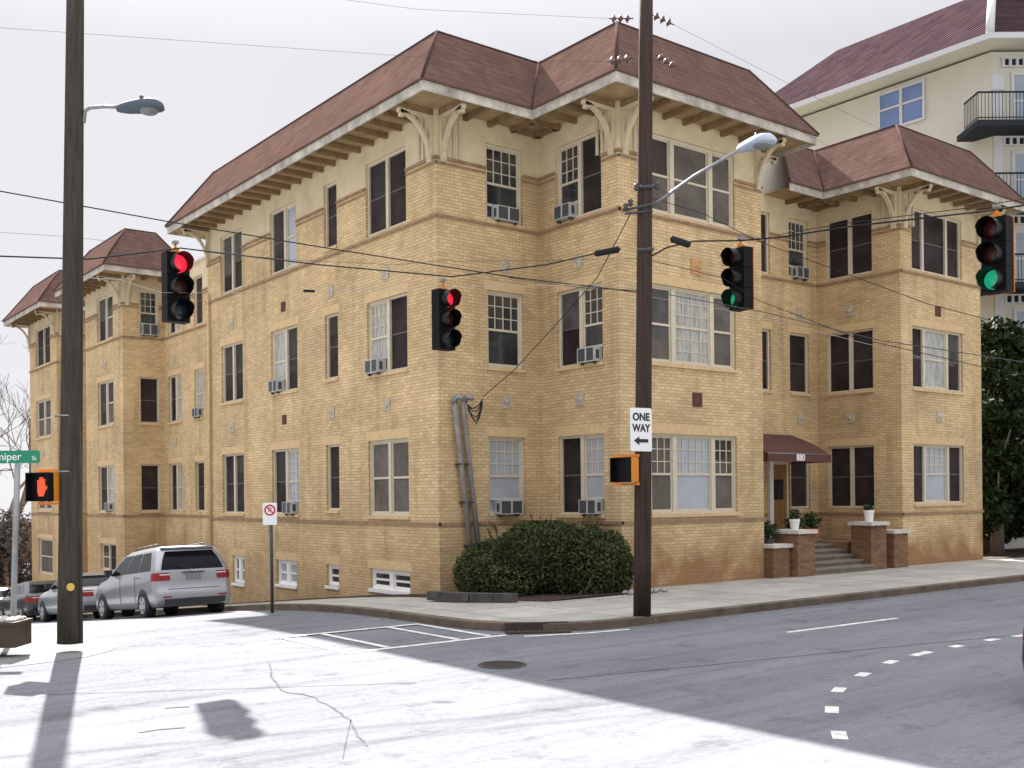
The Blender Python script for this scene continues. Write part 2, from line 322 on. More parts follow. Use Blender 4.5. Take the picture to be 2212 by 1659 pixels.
# repaired patch, cracks
TAR = M('tar', (0.12, 0.12, 0.125), 1.0, spec=0.0, var=0.3, vscale=5)
def blob(cx, cy, rx, ry, z=0.005, seed=0, name='road_patch', mat=None, k=28):
    rr = random.Random(seed); ph = [rr.uniform(0, 6.28) for _ in range(4)]
    pts = []
    for i in range(k):
        t = 2*math.pi*i/k; r = 1+0.16*math.sin(3*t+ph[0])+0.1*math.sin(5*t+ph[1])+0.08*math.sin(9*t+ph[2])
        pts.append((cx+rx*r*math.cos(t), cy+ry*r*math.sin(t), z))
    return struct(name, MB().face(pts), mat or TAR)
seg((300, 1583), (345, 1576), (400, 1572), wd=0.035, name='road_crack', mat=TAR)
seg((355, 1530), (385, 1528), (410, 1527), wd=0.03, name='road_crack', mat=TAR)
crk = []
rr = random.Random(5)
for (a, b) in (((580, 1430), (590, 1470)), ((590, 1470), (610, 1492)), ((610, 1492), (680, 1508)), ((680, 1508), (730, 1535)), ((730, 1535), (755, 1555)), ((755, 1555), (775, 1590)), ((775, 1590), (800, 1620))):
    for k in range(4): t = k/4; crk.append((a[0]+(b[0]-a[0])*t+rr.uniform(-3, 3), a[1]+(b[1]-a[1])*t+rr.uniform(-2, 2)))
seg(*crk, wd=0.022, name='road_crack', mat=TAR)
seg((740, 1640), (748, 1600), (758, 1556), wd=0.010, name='road_crack', mat=TAR)
# manhole cover
def manhole(px, py, r, label, lift=0.0):
    p = on_z(px, py, lift); t = thing('manhole_cover', label, 'manhole cover', (p.x, p.y, lift))
    rim = MB(); plate = MB()
    n = 40; ring = lambda rad, z: [(rad*math.cos(2*math.pi*i/n), rad*math.sin(2*math.pi*i/n), z) for i in range(n)]
    rim.grid([ring(r*0.88, 0.012), ring(r, 0.012), ring(r+0.01, -0.01)], sm=False, close=True)
    plate.face(ring(r*0.87, 0.007))
    for k in range(-4, 5):
        L_ = math.sqrt(max(0, (r*0.8)**2-(k*r*0.18)**2)); plate.box(-L_, k*r*0.18-0.012, 0.007, L_, k*r*0.18+0.012, 0.012)
    part('rim', rim, DGREY, t); part('lid', plate, M('cast_iron', (0.05, 0.045, 0.04), 0.6, var=0.3, vscale=12), t)
manhole(1085, 1437, 0.30, 'round dark iron manhole cover in the shaded road')
p = on_z(1180, 1362, 0.0); t = thing('storm_drain', 'rusty storm drain opening in the kerb at the corner below the hedge', 'storm drain', (10.6, 12.78, 0))
b = MB(); b.box(-0.5, -0.12, 0.0, 0.5, 0.12, 0.02); b.box(-0.5, 0.1, 0.0, 0.5, 0.22, 0.138); part('frame', b, M('rusty_iron', (0.05, 0.035, 0.027), 0.8, var=0.3), t)
b = MB(); [b.box(-0.44+k*0.11, -0.09, 0.021, -0.39+k*0.11, 0.09, 0.026) for k in range(8)]; part('grate', b, DGREY, t)
t.rotation_euler = (0, 0, math.radians(-32)); t.location = (10.3, 12.62, 0)
# =====================================================================  APARTMENT BUILDING
FP = [(12.65, 31.4), (12.65, 18.79), (15.49, 18.79), (15.49, 16.15), (20.14, 16.15), (20.14, 18.85), (26.0, 18.85), (26.0, 16.15), (30.2, 16.15), (30.2, 31.0),
      (22.0, 31.0), (22.0, 52.9), (12.65, 52.9), (12.65, 48.3), (14.15, 48.3), (14.15, 44.1), (12.65, 44.1), (12.65, 39.5), (14.15, 39.5), (14.15, 31.4)]
bld = thing('apartment_building', 'three storey yellow brick building with brown roofs and bracketed eaves on the corner', 'apartment building', (12.65, 18.79, 0))
zs = {0: (-2.19, -1.66), 1: (-.42, 1.33), 2: (2.87, 4.58), 3: (6.13, 7.84)}
Z_UB, Z_TOP = 7.27+H, 8.32+H
class Face:
    def __init__(s, i):
        s.i = i; a = Vector((*FP[i], 0)); b = Vector((*FP[(i+1) % len(FP)], 0)); s.a, s.b = a, b
        s.d = (b-a).normalized(); s.L = (b-a).length; s.n = Vector((s.d.y, -s.d.x, 0)); s.holes = []
    def u(s, px, py=1030):
        p = on_x(px, py, s.a.x) if abs(s.d.x) < 0.5 else on_y(px, py, s.a.y)
        return (p-s.a).dot(s.d)
    def p(s, u, z, o=0.0): return s.a+s.d*u+s.n*o+Vector((0, 0, z))
F = [Face(i) for i in range(len(FP))]
def fbox(mb, f, u0, u1, z0, z1, o0, o1): return mb.obox(f.p(u0, z0, o0), f.d*(u1-u0), f.n*(o1-o0), Vector((0, 0, z1-z0)))
RD = 0.13
WR = random.Random(42)
SHADES = [M('shade_brown', (0.060, 0.048, 0.044), .7, spec=.15, var=.5, vscale=1.7), M('shade_grey', (0.080, 0.074, 0.072), .6, spec=.2, var=.5, vscale=2.3), M('shade_dark', (0.020, 0.016, 0.018), .5, spec=.3, var=.5, vscale=1.1)]
def window(f, u0, u1, z0, z1, bays, sill=True, trim=None, name='window', sillmat=None, fr=0.055, mul=0.11):
    """bays: list of (weight, style, options)"""
    trim = trim or TRIM
    f.holes.append((u0, u1, z0, z1))
    fb = MB(); o0, o1 = -RD+0.01, -RD+0.07
    zb = z0+0.05
    fbox(fb, f, u0, u0+fr, z0, z1, o0, o1); fbox(fb, f, u1-fr, u1, z0, z1, o0, o1)
    fbox(fb, f, u0+fr, u1-fr, z1-fr, z1, o0, o1); fbox(fb, f, u0+fr, u1-fr, z0, zb, o0, o1+0.02)
    tot = sum(b[0] for b in bays); W = (u1-u0)-2*fr-mul*(len(bays)-1); u = u0+fr; panes = []
    for k, (wt, st) in enumerate(bays):
        wdt = W*wt/tot; panes.append((u, u+wdt, st)); u += wdt
        if k < len(bays)-1: fbox(fb, f, u, u+mul, zb, z1-fr, o0, o1+0.012); u += mul
    win = wpart(name, fb, trim, bld)
    zt = z1-fr; zm = (zb+zt)/2
    for (a, b, st) in panes:
        mat = {'s': SCREEN, 'S': SCREEN2, 'g': GLASS, 'c': CURTAIN, 'b': BLIND, 'd': GLASS, 'w': CURTAIN}[st[0]]
        pb = MB(); fbox(pb, f, a, b, zb, zt, -RD-0.02, -RD+0.02); link('pane' if st[0] not in 'sS' else 'insect_screen', pb, mat, win)
        sb = MB()
        if st[0] in 'sSg' and WR.random() < .45:
            q_ = WR.choice((.5, .5, .3, .7)); sh = MB(); fbox(sh, f, a+.002, b-.002, zt-(zt-zb)*q_, zt-.001, -RD-.02, -RD+.0205); link('blind', sh, WR.choice(SHADES), win)
        if st[0] == 's': fbox(sb, f, a, b, zm-0.015, zm+0.015, -RD+0.021, -RD+0.028)
        else:
            q = 0.035
            fbox(sb, f, a, a+q, zb, zt, -RD+0.021, -RD+0.045); fbox(sb, f, b-q, b, zb, zt, -RD+0.021, -RD+0.045)
            fbox(sb, f, a+q, b-q, zm-0.025, zm+0.025, -RD+0.021, -RD+0.05); fbox(sb, f, a+q, b-q, zt-q, zt, -RD+0.021, -RD+0.045); fbox(sb, f, a+q, b-q, zb, zb+q*1.4, -RD+0.021, -RD+0.045)
        nc = int(st[1]) if len(st) > 1 else 0
        if nc:
            nr = 3
            for c in range(1, nc): x = a+(b-a)*c/nc; fbox(sb, f, x-0.011, x+0.011, zm+0.025, zt-0.03, -RD+0.021, -RD+0.038)
            for r in range(1, nr): z = zm+(zt-zm)*r/nr; fbox(sb, f, a+0.035, b-0.035, z-0.010, z+0.010, -RD+0.021, -RD+0.036)
            if 'f' in st:   # lower sash barred as well
                for c in range(1, nc): x = a+(b-a)*c/nc; fbox(sb, f, x-0.011, x+0.011, zb+0.04, zm-0.025, -RD+0.021, -RD+0.038)
                for r in range(1, nr): z = zb+(zm-zb)*r/nr; fbox(sb, f, a+0.035, b-0.035, z-0.010, z+0.010, -RD+0.021, -RD+0.036)
        link('sash', sb, trim if st[0] != 's' else DSASH, win)
    if sill:
        s2 = MB(); fbox(s2, f, u0-0.03, u1+0.03, z0-0.075, z0+0.0, -RD+0.01, 0.05); link('sill', s2, sillmat or LINTEL, win)
    lb = MB(); fbox(lb, f, u0-0.08, u1+0.08, z1+0.002, z1+0.21, -0.05, 0.006)
    if z1 < Z_UB: link('lintel', lb, LINTEL, win)
    return win, panes
DSASH = M('dark_sash', (0.12, 0.10, 0.10), 0.6)
ACW = M('enamel_white', (0.46, 0.46, 0.45), 0.45, var=0.08, vscale=6)
ACG = M('condenser_fins', (0.06, 0.065, 0.07), 0.5, var=0.3, vscale=20)
def ac(f, pane, z0, label, wd=0.56, hh=0.31, out=0.17, panel=True):
    a, b, _ = pane; uc = (a+b)/2; wd = min(wd, b-a-0.04)
    base = f.p(uc, z0+0.02)
    t = thing('window_air_conditioner', label, 'air conditioner', base, 0, 'air conditioners in the windows of the yellow brick building')
    z = z0+0.02; o = -RD+0.05
    c = MB(); th = 0.018
    fbox(c, f, uc-wd/2, uc+wd/2, z, z+hh, o, out-0.03)
    fbox(c, f, uc-wd/2, uc+wd/2, z+hh-th, z+hh, out-0.03, out); fbox(c, f, uc-wd/2, uc+wd/2, z, z+th, out-0.03, out)
    fbox(c, f, uc-wd/2, uc-wd/2+th, z+th, z+hh-th, out-0.03, out); fbox(c, f, uc+wd/2-th, uc+wd/2, z+th, z+hh-th, out-0.03, out)
    fbox(c, f, uc-0.02, uc+0.02, z+th, z+hh-th, out-0.028, out-0.002)
    wpart('casing', c, ACW, t)
    gr = MB(); fbox(gr, f, uc-wd/2+th, uc-0.02, z+th, z+hh-th, out-0.03, out-0.012); fbox(gr, f, uc+0.02, uc+wd/2-th, z+th, z+hh-th, out-0.03, out-0.012)
    wpart('condenser_grille', gr, ACG, t)
    for q_ in (-1, 1):
        sd = MB(); e_ = uc+q_*(wd/2+.001); fbox(sd, f, min(e_, e_+q_*.004), max(e_, e_+q_*.004), z+0.06, z+hh-0.06, o+0.1, out-0.06); wpart('side_louvre', sd, ACG, t)
        sd = MB(); fbox(sd, f, uc+q_*(wd/2-.07)-.02, uc+q_*(wd/2-.07)+.02, z-0.05, z, o, out-0.05); wpart('support_bracket', sd, ACG, t)
    if panel:
        p_ = MB(); fbox(p_, f, a+0.01, b-0.01, z+hh+0.002, z+hh+0.06, o-0.0, o+0.03); wpart('filler_panel', p_, ACW, t)
def Z(k): return zs[k][0]+H, zs[k][1]+H
A1, B1, A2, B2, SR, B3, A3, B4 = F[0], F[1], F[2], F[3], F[4], F[5], F[6], F[7]
# X=12.65 long wall: u runs from Y=31.4 toward the near corner
for k in (1, 2, 3):
    z0, z1 = Z(k)
    up = k > 1
    sty1 = [(1, 's'), (1, 's')]
    window(A1, A1.u(481), A1.u(527), z0, z1, sty1, sill=k < 3)
    s2 = {1: [(1, 's'), (1, 'b3f')], 2: [(1.15, 'w'), (1, 's')], 3: [(1.1, 's'), (1, 'b')]}[k]
    w2 = window(A1, A1.u(588), A1.u(645), z0, z1, s2, sill=k < 3)
    window(A1, A1.u(705), A1.u(733), z0+(0.12 if k == 1 else 0.1), z1-(0.0), [(1, 's')])
    s4 = {1: [(1, 'S'), (1, 'S')], 2: [(1, 'c4'), (1, 's')], 3: [(1, 's'), (1, 's')]}[k]
    w4 = window(A1, A1.u(796), A1.u(883), z0, z1, s4, sill=k < 3)
    if k == 1: ac(A1, w2[1][1], z0, 'air conditioner low on the side wall, beyond the no parking sign', 0.5)
    if k == 2:
        ac(A1, w2[1][0], z0, 'air conditioner with two dark grilles on the side wall between the two red signals', 0.5)
        ac(A1, w4[1][0], z0, 'air conditioner in the second storey window left of the signal at the building corner', 0.56)
for (a, b, st) in ((503, 528, [(1, 'g'), (1, 'g')]), (598, 641, [(1, 'b'), (1, 'b')]), (706, 732, [(1, 'g')]), (800, 886, [(1, 'g'), (1, 'g')])):
    zlo = {503: -2.46, 598: -2.32, 706: -2.19, 800: -2.13}[a]
    window(A1, A1.u(a, 1250), A1.u(b, 1250), H+zlo, H-1.66, st, sill=True, trim=WHITE, name='basement_window', sillmat=WHITE, fr=.075, mul=.16)
# notch, wall facing the street
for k in (1, 2, 3):
    z0, z1 = Z(k); u0, u1 = B1.u(1056), B1.u(1134)
    ww = window(B1, u0, u1, z0, z1, [(1, {1: 'b4', 2: 'g4', 3: 'g4'}[k])], sill=k != 1)
    if k == 1: ac(B1, ww[1][0], z0, 'air conditioner above the left part of the hedge, in a white panelled window', 0.62, panel=True)
    if k == 3: ac(B1, ww[1][0], z0, 'air conditioner in the top storey window facing the street, left of the inner corner', 0.62)
    u0, u1 = A2.u(1207), A2.u(1305)
    st = {1: [(1, 's'), (1, 'b3')], 2: [(1, 's'), (1, 'g3')], 3: [(1, 'g3'), (1, 's')]}[k]
    ww = window(A2, u0, u1, z0, z1, st, sill=k < 3)
    ac(A2, ww[1][0 if k == 3 else 1], z0, {1: 'air conditioner above the right part of the hedge, beside a dark screened window', 2: 'air conditioner in the middle storey window right of the inner corner', 3: 'air conditioner in the top storey window near the utility pole, with a round fan guard'}[k], 0.54)
for k in (1, 2, 3):
    z0, z1 = Z(k)
    if k == 3: z0 -= 0.0
    st = {1: [(.75, 'S3'), (1.3, 'b5'), (.75, 'S3')], 2: [(.75, 'S'), (1.3, 'c4f'), (.75, 'S')], 3: [(.75, 'S'), (1.3, 'S'), (.75, 'S')]}[k]
    window(B2, B2.u(1408), B2.u(1593), z0, z1, st, sill=k < 3, mul=0.13, trim=TRIM)
    if k > 1: window(B3, B3.u(1646), B3.u(1668), z0, z1, [(1, 's')], sill=k < 3, fr=0.06)
    b_ = window(B3, B3.u(1709), B3.u(1750), z0, z1, [(1, {1: 's', 2: 's', 3: 'g4'}[k])], sill=k == 2)
    if k == 3: ac(B3, b_[1][0], z0, 'air conditioner in the top storey window of the entrance recess', 0.55)
    window(A3, A3.u(1789), A3.u(1889), z0, z1, [(1, 's'), (1, 's')], sill=k == 2)
    st = {1: [(.62, 's'), (1.3, 'b4'), (.75, 's')], 2: [(.62, 's'), (1.3, 'c'), (.75, 's')], 3: [(.62, 's'), (1.3, 's'), (.75, 's')]}[k]
    window(B4, B4.u(1974), B4.u(2082), z0+(.1 if k == 1 else 0), z1, st, sill=k < 3, mul=0.1)
# far wings and recesses on the side street
WR1, W2F, WR2, FW1, W2S = F[19], F[17], F[15], F[12], F[16]
FWF = F[12]; W2B = F[17]
# F12: (12.65,52.9)->(12.65,48.3) far wing; F13 (12.65,48.3)->(14.15,48.3); F14 recess; F15 (14.15,44.1)->(12.65,44.1); F16 wing 2; F17 (12.65,39.5)->(14.15,39.5); F18 recess; F19
FA, FB, FRE = F[12], F[16], F[18]
for k in (1, 2, 3):
    z0, z1 = Z(k)
    window(FA, FA.u(80), FA.u(111), z0, z1, [(1, 'S'), (1, 'S')] if k < 3 else [(1, 's'), (1, 's')])
    w_ = window(FB, FB.u(213), FB.u(247), z0, z1, [(1, 's'), (1, 'c' if k == 1 else 'S')])
    if k == 1: ac(FB, w_[1][1], z0, 'air conditioner on the farther wing, just right of the nearer wooden pole', 0.5)
    w_ = window(F[17], F[17].u(304), F[17].u(346), z0, z1, [(1, 's' if k < 3 else 'g3')], sill=k < 3)
    if k == 3: ac(F[17], w_[1][0], z0, 'air conditioner left of the signal with the red light hung near the wooden pole', 0.62, 0.4)
    window(FRE, FRE.u(366), FRE.u(394), z0, z1, [(1, 's'), (1, 'c3')], sill=k == 2)
    w_ = window(FRE, FRE.u(422), FRE.u(441), z0, z1, [(1, 'c3' if k == 2 else 's')], sill=k == 2)
    if k == 2: ac(FRE, w_[1][0], z0, 'air conditioner in the small side street window of the recess behind the van roof', 0.5)
window(FA, FA.u(82), FA.u(112), H-3.3, H-1.7, [(1, 'S')], sill=False, name='basement_window')
window(FB, FB.u(216), FB.u(249), H-2.7, H-1.66, [(1, 'S'), (1, 's')], sill=False, name='basement_window')
# doorway in the entrance recess
dz0 = 0.88; dz1 = 3.0
du0, du1 = B3.u(1665), B3.u(1707)
B3.holes.append((du0, du1, dz0, dz1))
d_ = MB(); fbox(d_, B3, du0+0.08, du1-0.08, dz0+.03, dz1-0.08, -RD-0.02, -RD+0.03)
OAK = M('varnished_oak', (0.26, 0.135, 0.045), 0.45, var=0.25, vscale=3, stretch=(4, 4, .6))
door = wpart('door', d_, OAK, bld)
f_ = MB(); fbox(f_, B3, du0, du0+0.08, dz0, dz1, -RD-.02, -RD+0.07); fbox(f_, B3, du1-0.08, du1, dz0, dz1, -RD-.02, -RD+0.07); fbox(f_, B3, du0+.08, du1-.08, dz1-0.08, dz1, -RD-.02, -RD+0.07)
link('door_frame', f_, TRIM, door)
f_ = MB(); fbox(f_, B3, du0+0.2, du1-0.2, dz0+1.05, dz1-0.5, -RD+.031, -RD+0.045); link('pane', f_, SCREEN, door)
f_ = MB(); f_.tube([B3.p(du0+0.2, dz0+1.0, -RD+0.03), B3.p(du0+0.2, dz0+1.0, -RD+0.1)], 0.03); link('handle', f_, GALV, door)
# mailbox plate

# walls with openings
def walls(z0_of, z1, mat, name, splitz=None, lo=None, hi=None):
    mb = MB()
    for f in F:
        lo_ = lo if lo is not None else min(g(f.a.y), g(f.b.y))-0.4
        hs = [(a, b, max(c, lo_), min(d, hi)) for (a, b, c, d) in f.holes if d > lo_+1e-4 and c < hi-1e-4]
        us = sorted(set([0, f.L]+[x for h in hs for x in h[:2]])); zz = sorted(set([lo_, hi]+[x for h in hs for x in h[2:]]))
        for i in range(len(us)-1):
            for j in range(len(zz)-1):
                um, zm = (us[i]+us[i+1])/2, (zz[j]+zz[j+1])/2
                if any(a < um < b and c < zm < d for a, b, c, d in hs): continue
                mb.face([f.p(us[i], zz[j]), f.p(us[i+1], zz[j]), f.p(us[i+1], zz[j+1]), f.p(us[i], zz[j+1])])
        for (a, b, c, d) in hs:
            q = -RD-0.03
            mb.face([f.p(a, c), f.p(a, d), f.p(a, d, q), f.p(a, c, q)]); mb.face([f.p(b, c), f.p(b, c, q), f.p(b, d, q), f.p(b, d)])
            if c > lo_+1e-3: mb.face([f.p(a, c), f.p(a, c, q), f.p(b, c, q), f.p(b, c)])
            if d < hi-1e-3: mb.face([f.p(a, d), f.p(b, d), f.p(b, d, q), f.p(a, d, q)])
    return wpart(name, mb, mat, bld)
walls(None, None, BRICK, 'brick_wall', lo=None, hi=Z_UB)
walls(None, None, STUCCO, 'stucco_wall', lo=Z_UB, hi=Z_TOP+.0)
def belt(z0, z1, out, mat, name, faces=None):
    for f in F:
        if f.i in (8, 9, 10, 11): continue
        cut = sorted([(a-0.01, b+0.01) for (a, b, c, d) in f.holes if c < z1 and d > z0])
        u = -out if True else 0
        ends = [(-(out if reflex(f.i) else -0.0), None)]
        s0 = -out if convex(f.i) else out*0.0; e0 = f.L+(out if convex(f.i+1) else 0)
        s0 = s0+0.002 if convex(f.i) else out+0.001; e0 = e0 if convex(f.i+1) else f.L
        for (a, b) in cut+[(e0, e0)]:
            if a-s0 > 0.02: mb = MB(); fbox(mb, f, s0, a, z0, z1, -0.02, out); wpart(name, mb, mat, bld)
            s0 = b

def convex(i):
    n = len(FP); p = Vector(FP[(i-1) % n]); q = Vector(FP[i % n]); r = Vector(FP[(i+1) % n])
    a = q-p; b = r-q; return a.x*b.y-a.y*b.x > 0
def reflex(i): return not convex(i)
belt(-.62+H, -.55+H, 0.035, BELT, 'belt_course'); belt(6.0+H, 6.06+H, 0.045, BELT, 'string_course')
belt(Z_UB-.13, Z_UB-.085, 0.02, BELT, 'thin_band'); belt(Z_UB-.03, Z_UB+.03, 0.04, BELT, 'stucco_edge_band')
# ornaments and vents
def diamond(f, uc, z, mat, s=0.14, nm='ornament_tile'):
    mb = MB(); fbox(mb, f, uc-s, uc+s, z-s, z+s, -0.01, 0.025)
    q = s*0.72; c = f.p(uc, z, 0.07); P = [f.p(uc-q, z, 0.026), f.p(uc, z-q, 0.026), f.p(uc+q, z, 0.026), f.p(uc, z+q, 0.026)]
    for i in range(4): mb.face([P[i], P[(i+1) % 4], c])
    wpart(nm, mb, mat, bld)
def vent(f, uc, z, s=0.17):
    mb = MB(); fbox(mb, f, uc-s, uc+s, z-s, z+s, -0.01, 0.012)
    for k in range(5): fbox(mb, f, uc-s+.02, uc+s-.02, z-s+0.035+k*s*0.38, z-s+0.06+k*s*.38, .012, 0.028)
    wpart('air_vent', mb, VENT, bld)
def mid(f, a, b): return (f.u(a)+f.u(b))/2
for z in (2.12+H, 5.15+H):
    lowz = z < 5
    for (f, a, b) in ((A1, 481, 527), (A1, 705, 733), (A1, 796, 883), (B1, 1056, 1134), (A2, 1207, 1305), (B3, 1709, 1750), (A3, 1789, 1889), (FA, 80, 111), (FB, 213, 247), (FRE, 366, 394)):
        diamond(f, mid(f, a, b), z, ORN)
    (vent if not lowz or 1 else diamond)(A1, mid(A1, 588, 645), z, 0.13)
vent(B2, mid(B2, 1408, 1600), 2.12+H, 0.16); diamond(B2, mid(B2, 1408, 1600), 5.1+H, M('terracotta_tile', (0.5, 0.27, 0.12), 0.8, var=0.2, vscale=9), 0.17)
vent(B4, mid(B4, 1974, 2082), 5.1+H, 0.15); diamond(B4, mid(B4, 1974, 2082), 2.12+H, ORN)
# ---- roofs
EO, EI = 0.92, 1.10
ZE, ZR = 8.45+H, 10.06+H
def offset(poly, o):
    n = len(poly); out = []
    for i in range(n):
        p, q, r = Vector(poly[i-1]), Vector(poly[i]), Vector(poly[(i+1) % n])
        d1 = (q-p).normalized(); d2 = (r-q).normalized(); n1 = Vector((d1.y, -d1.x)); n2 = Vector((d2.y, -d2.x))
        out.append(q+n1*o+(n2*o if abs(d1.dot(d2)) < .5 else Vector((0, 0))))
    return out
def roof(poly, skip=()):
    e = offset(poly, EO); t = offset(poly, EO-EI); n = len(poly)
    mb = MB()
    ZL = ZE-0.0
    e2 = offset(poly, EO+0.04)
    NS = 6
    for i in range(n):
        j = (i+1) % n
        if i in skip: continue
        mb.face([(*e2[i], ZL), (*e2[j], ZL), (*t[j], ZR), (*t[i], ZR)])
        mb.face([(*e2[i], ZL-.035), (*e2[j], ZL-.035), (*e2[j], ZL), (*e2[i], ZL)])
        mb.face([(*e2[i], ZL-.035), (*e[i], ZL-.035), (*e[j], ZL-.035), (*e2[j], ZL-.035)])
    r = wpart('roof', mb, ROOF, bld)
    top = MB().face([(*p, ZR-0.01) for p in t]); link('roof_deck', top, ROOFTOP, r)
    fa = MB(); inn = offset(poly, EO-0.04)
    for i in range(n):
        j = (i+1) % n; z0, z1 = ZE-.235, ZE-.036
        if i in skip: continue
        a, b, c, d = e[i], e[j], inn[j], inn[i]
        fa.face([(*a, z0), (*b, z0), (*b, z1), (*a, z1)]); fa.face([(*a, z0), (*d, z0), (*c, z0), (*b, z0)]); fa.face([(*d, z0), (*d, z1), (*c, z1), (*c, z0)])
    link('fascia', fa, FASCIA, r)
    so_ = MB(); w_ = offset(poly, -0.02)
    for i in range(n):
        j = (i+1) % n; so_.face([(*inn[i], Z_TOP-.01), (*w_[i], Z_TOP-.01), (*w_[j], Z_TOP-.01), (*inn[j], Z_TOP-.01)])
    link('soffit', so_, SOFFIT, r)
    hp = MB()
    for i in range(n):
        j = (i+1) % n; a, b = Vector(poly[i]), Vector(poly[j]); d = (b-a).normalized(); nn = Vector((d.y, -d.x)); L_ = (b-a).length
        k = max(1, int(L_/0.62)); vis = nn.x < -.5 or nn.y < -.5
        for q in range(k+1):
            if not vis: break
            u = 0.12+(L_-0.24)*q/k; c0 = a+d*(u-0.045); rf = MB()
            rf.obox((c0.x, c0.y, Z_TOP-.13), (d.x*.09, d.y*.09, 0), (nn.x*(EO-.06), nn.y*(EO-.06), 0), (0, 0, 0.118)); link('rafter', rf, RAFTER, r)
        # hip and ridge caps
        hp.tube([(*e2[i], ZL+.0), (*t[i], ZR+.0)], 0.035, 6); hp.tube([(*t[i], ZR-.005), (*t[j], ZR-.005)], 0.03, 6)
    link('ridge_cap', hp, CAPM, r)
    return r
CAPM = M('ridge_cap', (0.075, 0.048, 0.044), 1.0, spec=0.0, var=0.2)
roof([(12.65, 31.4), (12.65, 18.79), (15.49, 18.79), (15.49, 16.15), (20.14, 16.15), (20.14, 31.4)])
roof([(24.5, 31.0), (24.5, 18.85), (26.0, 18.85), (26.0, 16.15), (30.2, 16.15), (30.2, 31.0)], skip=(0,))
mb = MB(); mb.box(20.16, 19.12, Z_TOP-.44, 25.15, 19.42, ZR-.02); wpart('stucco_parapet', mb, M('pale_stucco', (0.72, 0.69, 0.60), .9, var=.1, vscale=1.5), bld)
roof([(12.65, 44.1), (12.65, 39.5), (14.15, 39.5), (14.15, 44.1)])
roof([(12.65, 52.9), (12.65, 48.3), (14.15, 48.3), (14.15, 52.9)])
mb = MB().face([(*p, Z_TOP-.45) for p in FP]); wpart('flat_roof_deck', mb, ROOFTOP, bld)
cp = MB()
for f in (F[18], F[14], F[5]):
    fbox(cp, f, 0 if f.i != 5 else 0, f.L if f.i != 5 else 3.3, Z_TOP, Z_TOP+.08, -.2, .05)
wpart('parapet_coping', cp, TRIM, bld)
# ---- brackets at the wing corners
def bracket(f, u, sc=1.0):
    mb = MB(); wdt = 0.10; R1 = 0.80; h = 1.0*sc
    def P(o, z): return f.p(u-wdt/2, Z_TOP-.14+z, o)
    fbox(mb, f, u-wdt/2-.02, u+wdt/2+.02, Z_TOP-.14-h, Z_TOP-.14, 0.0, 0.09)
    fbox(mb, f, u-wdt/2, u+wdt/2, Z_TOP-.22, Z_TOP-.132, 0.09, 0.84)
    N = 12; outer = []; inner = []
    for i in range(N+1):
        t = math.pi/2*i/N
        outer.append((0.80-(0.80-.09)*math.cos(t)+0.0, -h+.0+(h-.09)*math.sin(t)))
    for i in range(N):
        (o0, z0), (o1, z1) = outer[i], outer[i+1]
        dv = Vector((o1-o0, z1-z0)).normalized(); nn = Vector((-dv.y, dv.x))*0.075
        mb.prism([P(o0, z0), P(o1, z1), P(o1+nn.x, z1+nn.y), P(o0+nn.x, z0+nn.y)], f.d*wdt)
    fbox(mb, f, u-wdt/2, u+wdt/2, Z_TOP-.30, Z_TOP-.22, 0.70, 0.80)
    wpart('bracket', mb, TRIM2, bld)
TRIM2 = M('bracket_paint', (0.53, 0.45, 0.31), 0.7, var=0.15, vscale=6)
def ribs(f, u0, u1):
    mb = MB(); k = 3
    for i in range(k): u = u0+(u1-u0)*(i+.5)/k; fbox(mb, f, u-.04, u+.04, Z_UB+.04, Z_TOP-.14, 0, .035)
    wpart('corner_panel', mb, TRIM2, bld)
for (f, u) in ((A1, A1.L-.16), (A1, 0.16), (B1, 0.16), (A2, A2.L-.16), (B2, 0.16), (B2, B2.L-.16), (SR, 0.2), (A3, A3.L-.16), (B4, 0.16), (B4, B4.L-.16), (FB, FB.L-.16), (F[17], .16), (FA, FA.L-.16), (FA, .16), (F[13], .16)):
    bracket(f, u)
for (f, a, b) in ((A1, A1.L-.7, A1.L-.24), (B1, .24, .7), (A2, A2.L-.7, A2.L-.24), (B2, .24, .7), (A3, A3.L-.7, A3.L-.24), (B4, .24, .7)): ribs(f, a, b)
# pale pilaster beside the door and the side street downpipe
dp = MB(); fbox(dp, B3, du0-.16, du0-.005, 0.88, 3.1, .0, .1); wpart('door_pilaster', dp, WHITE, bld)
dp = MB(); dp.tube([(12.58, 31.2, g(31)), (12.58, 31.2, 5), (12.58, 31.2, 8.4)], .045); wpart('downpipe', dp, LINTEL, bld)
# ---- awning
AWN = M('awning_canvas', (0.105, 0.046, 0.038), 0.9, var=0.15, vscale=4)
aw = thing('entrance_awning', 'dark maroon canvas awning with white house number over the entrance steps', 'awning', (23.4, 18.85, 3.0))
xa0, xa1, ya, yf = 22.0, 24.7, 18.83, 17.5; zt, zf, zv = 1.66+H, 1.05+H, .84+H
mb = MB(); mb.grid([[(xa0, ya, zt), (xa1, ya, zt)], [(xa0, (ya*.45+yf*.55), (zt*.5+zf*.5)+.03), (xa1, (ya*.45+yf*.55), (zt*.5+zf*.5)+.03)], [(xa0, yf, zf), (xa1, yf, zf)]][::-1], sm=False)
for X in (xa0, xa1): mb.face([(X, ya, zt), (X, ya, zv), (X, yf, zv), (X, yf, zf)])
wpart('canopy', mb, AWN, aw)
mb = MB(); mb.obox((xa0, yf-.012, zv), (xa1-xa0, 0, 0), (0, .01, 0), (0, 0, zf-zv)); wpart('valance', mb, AWN, aw)
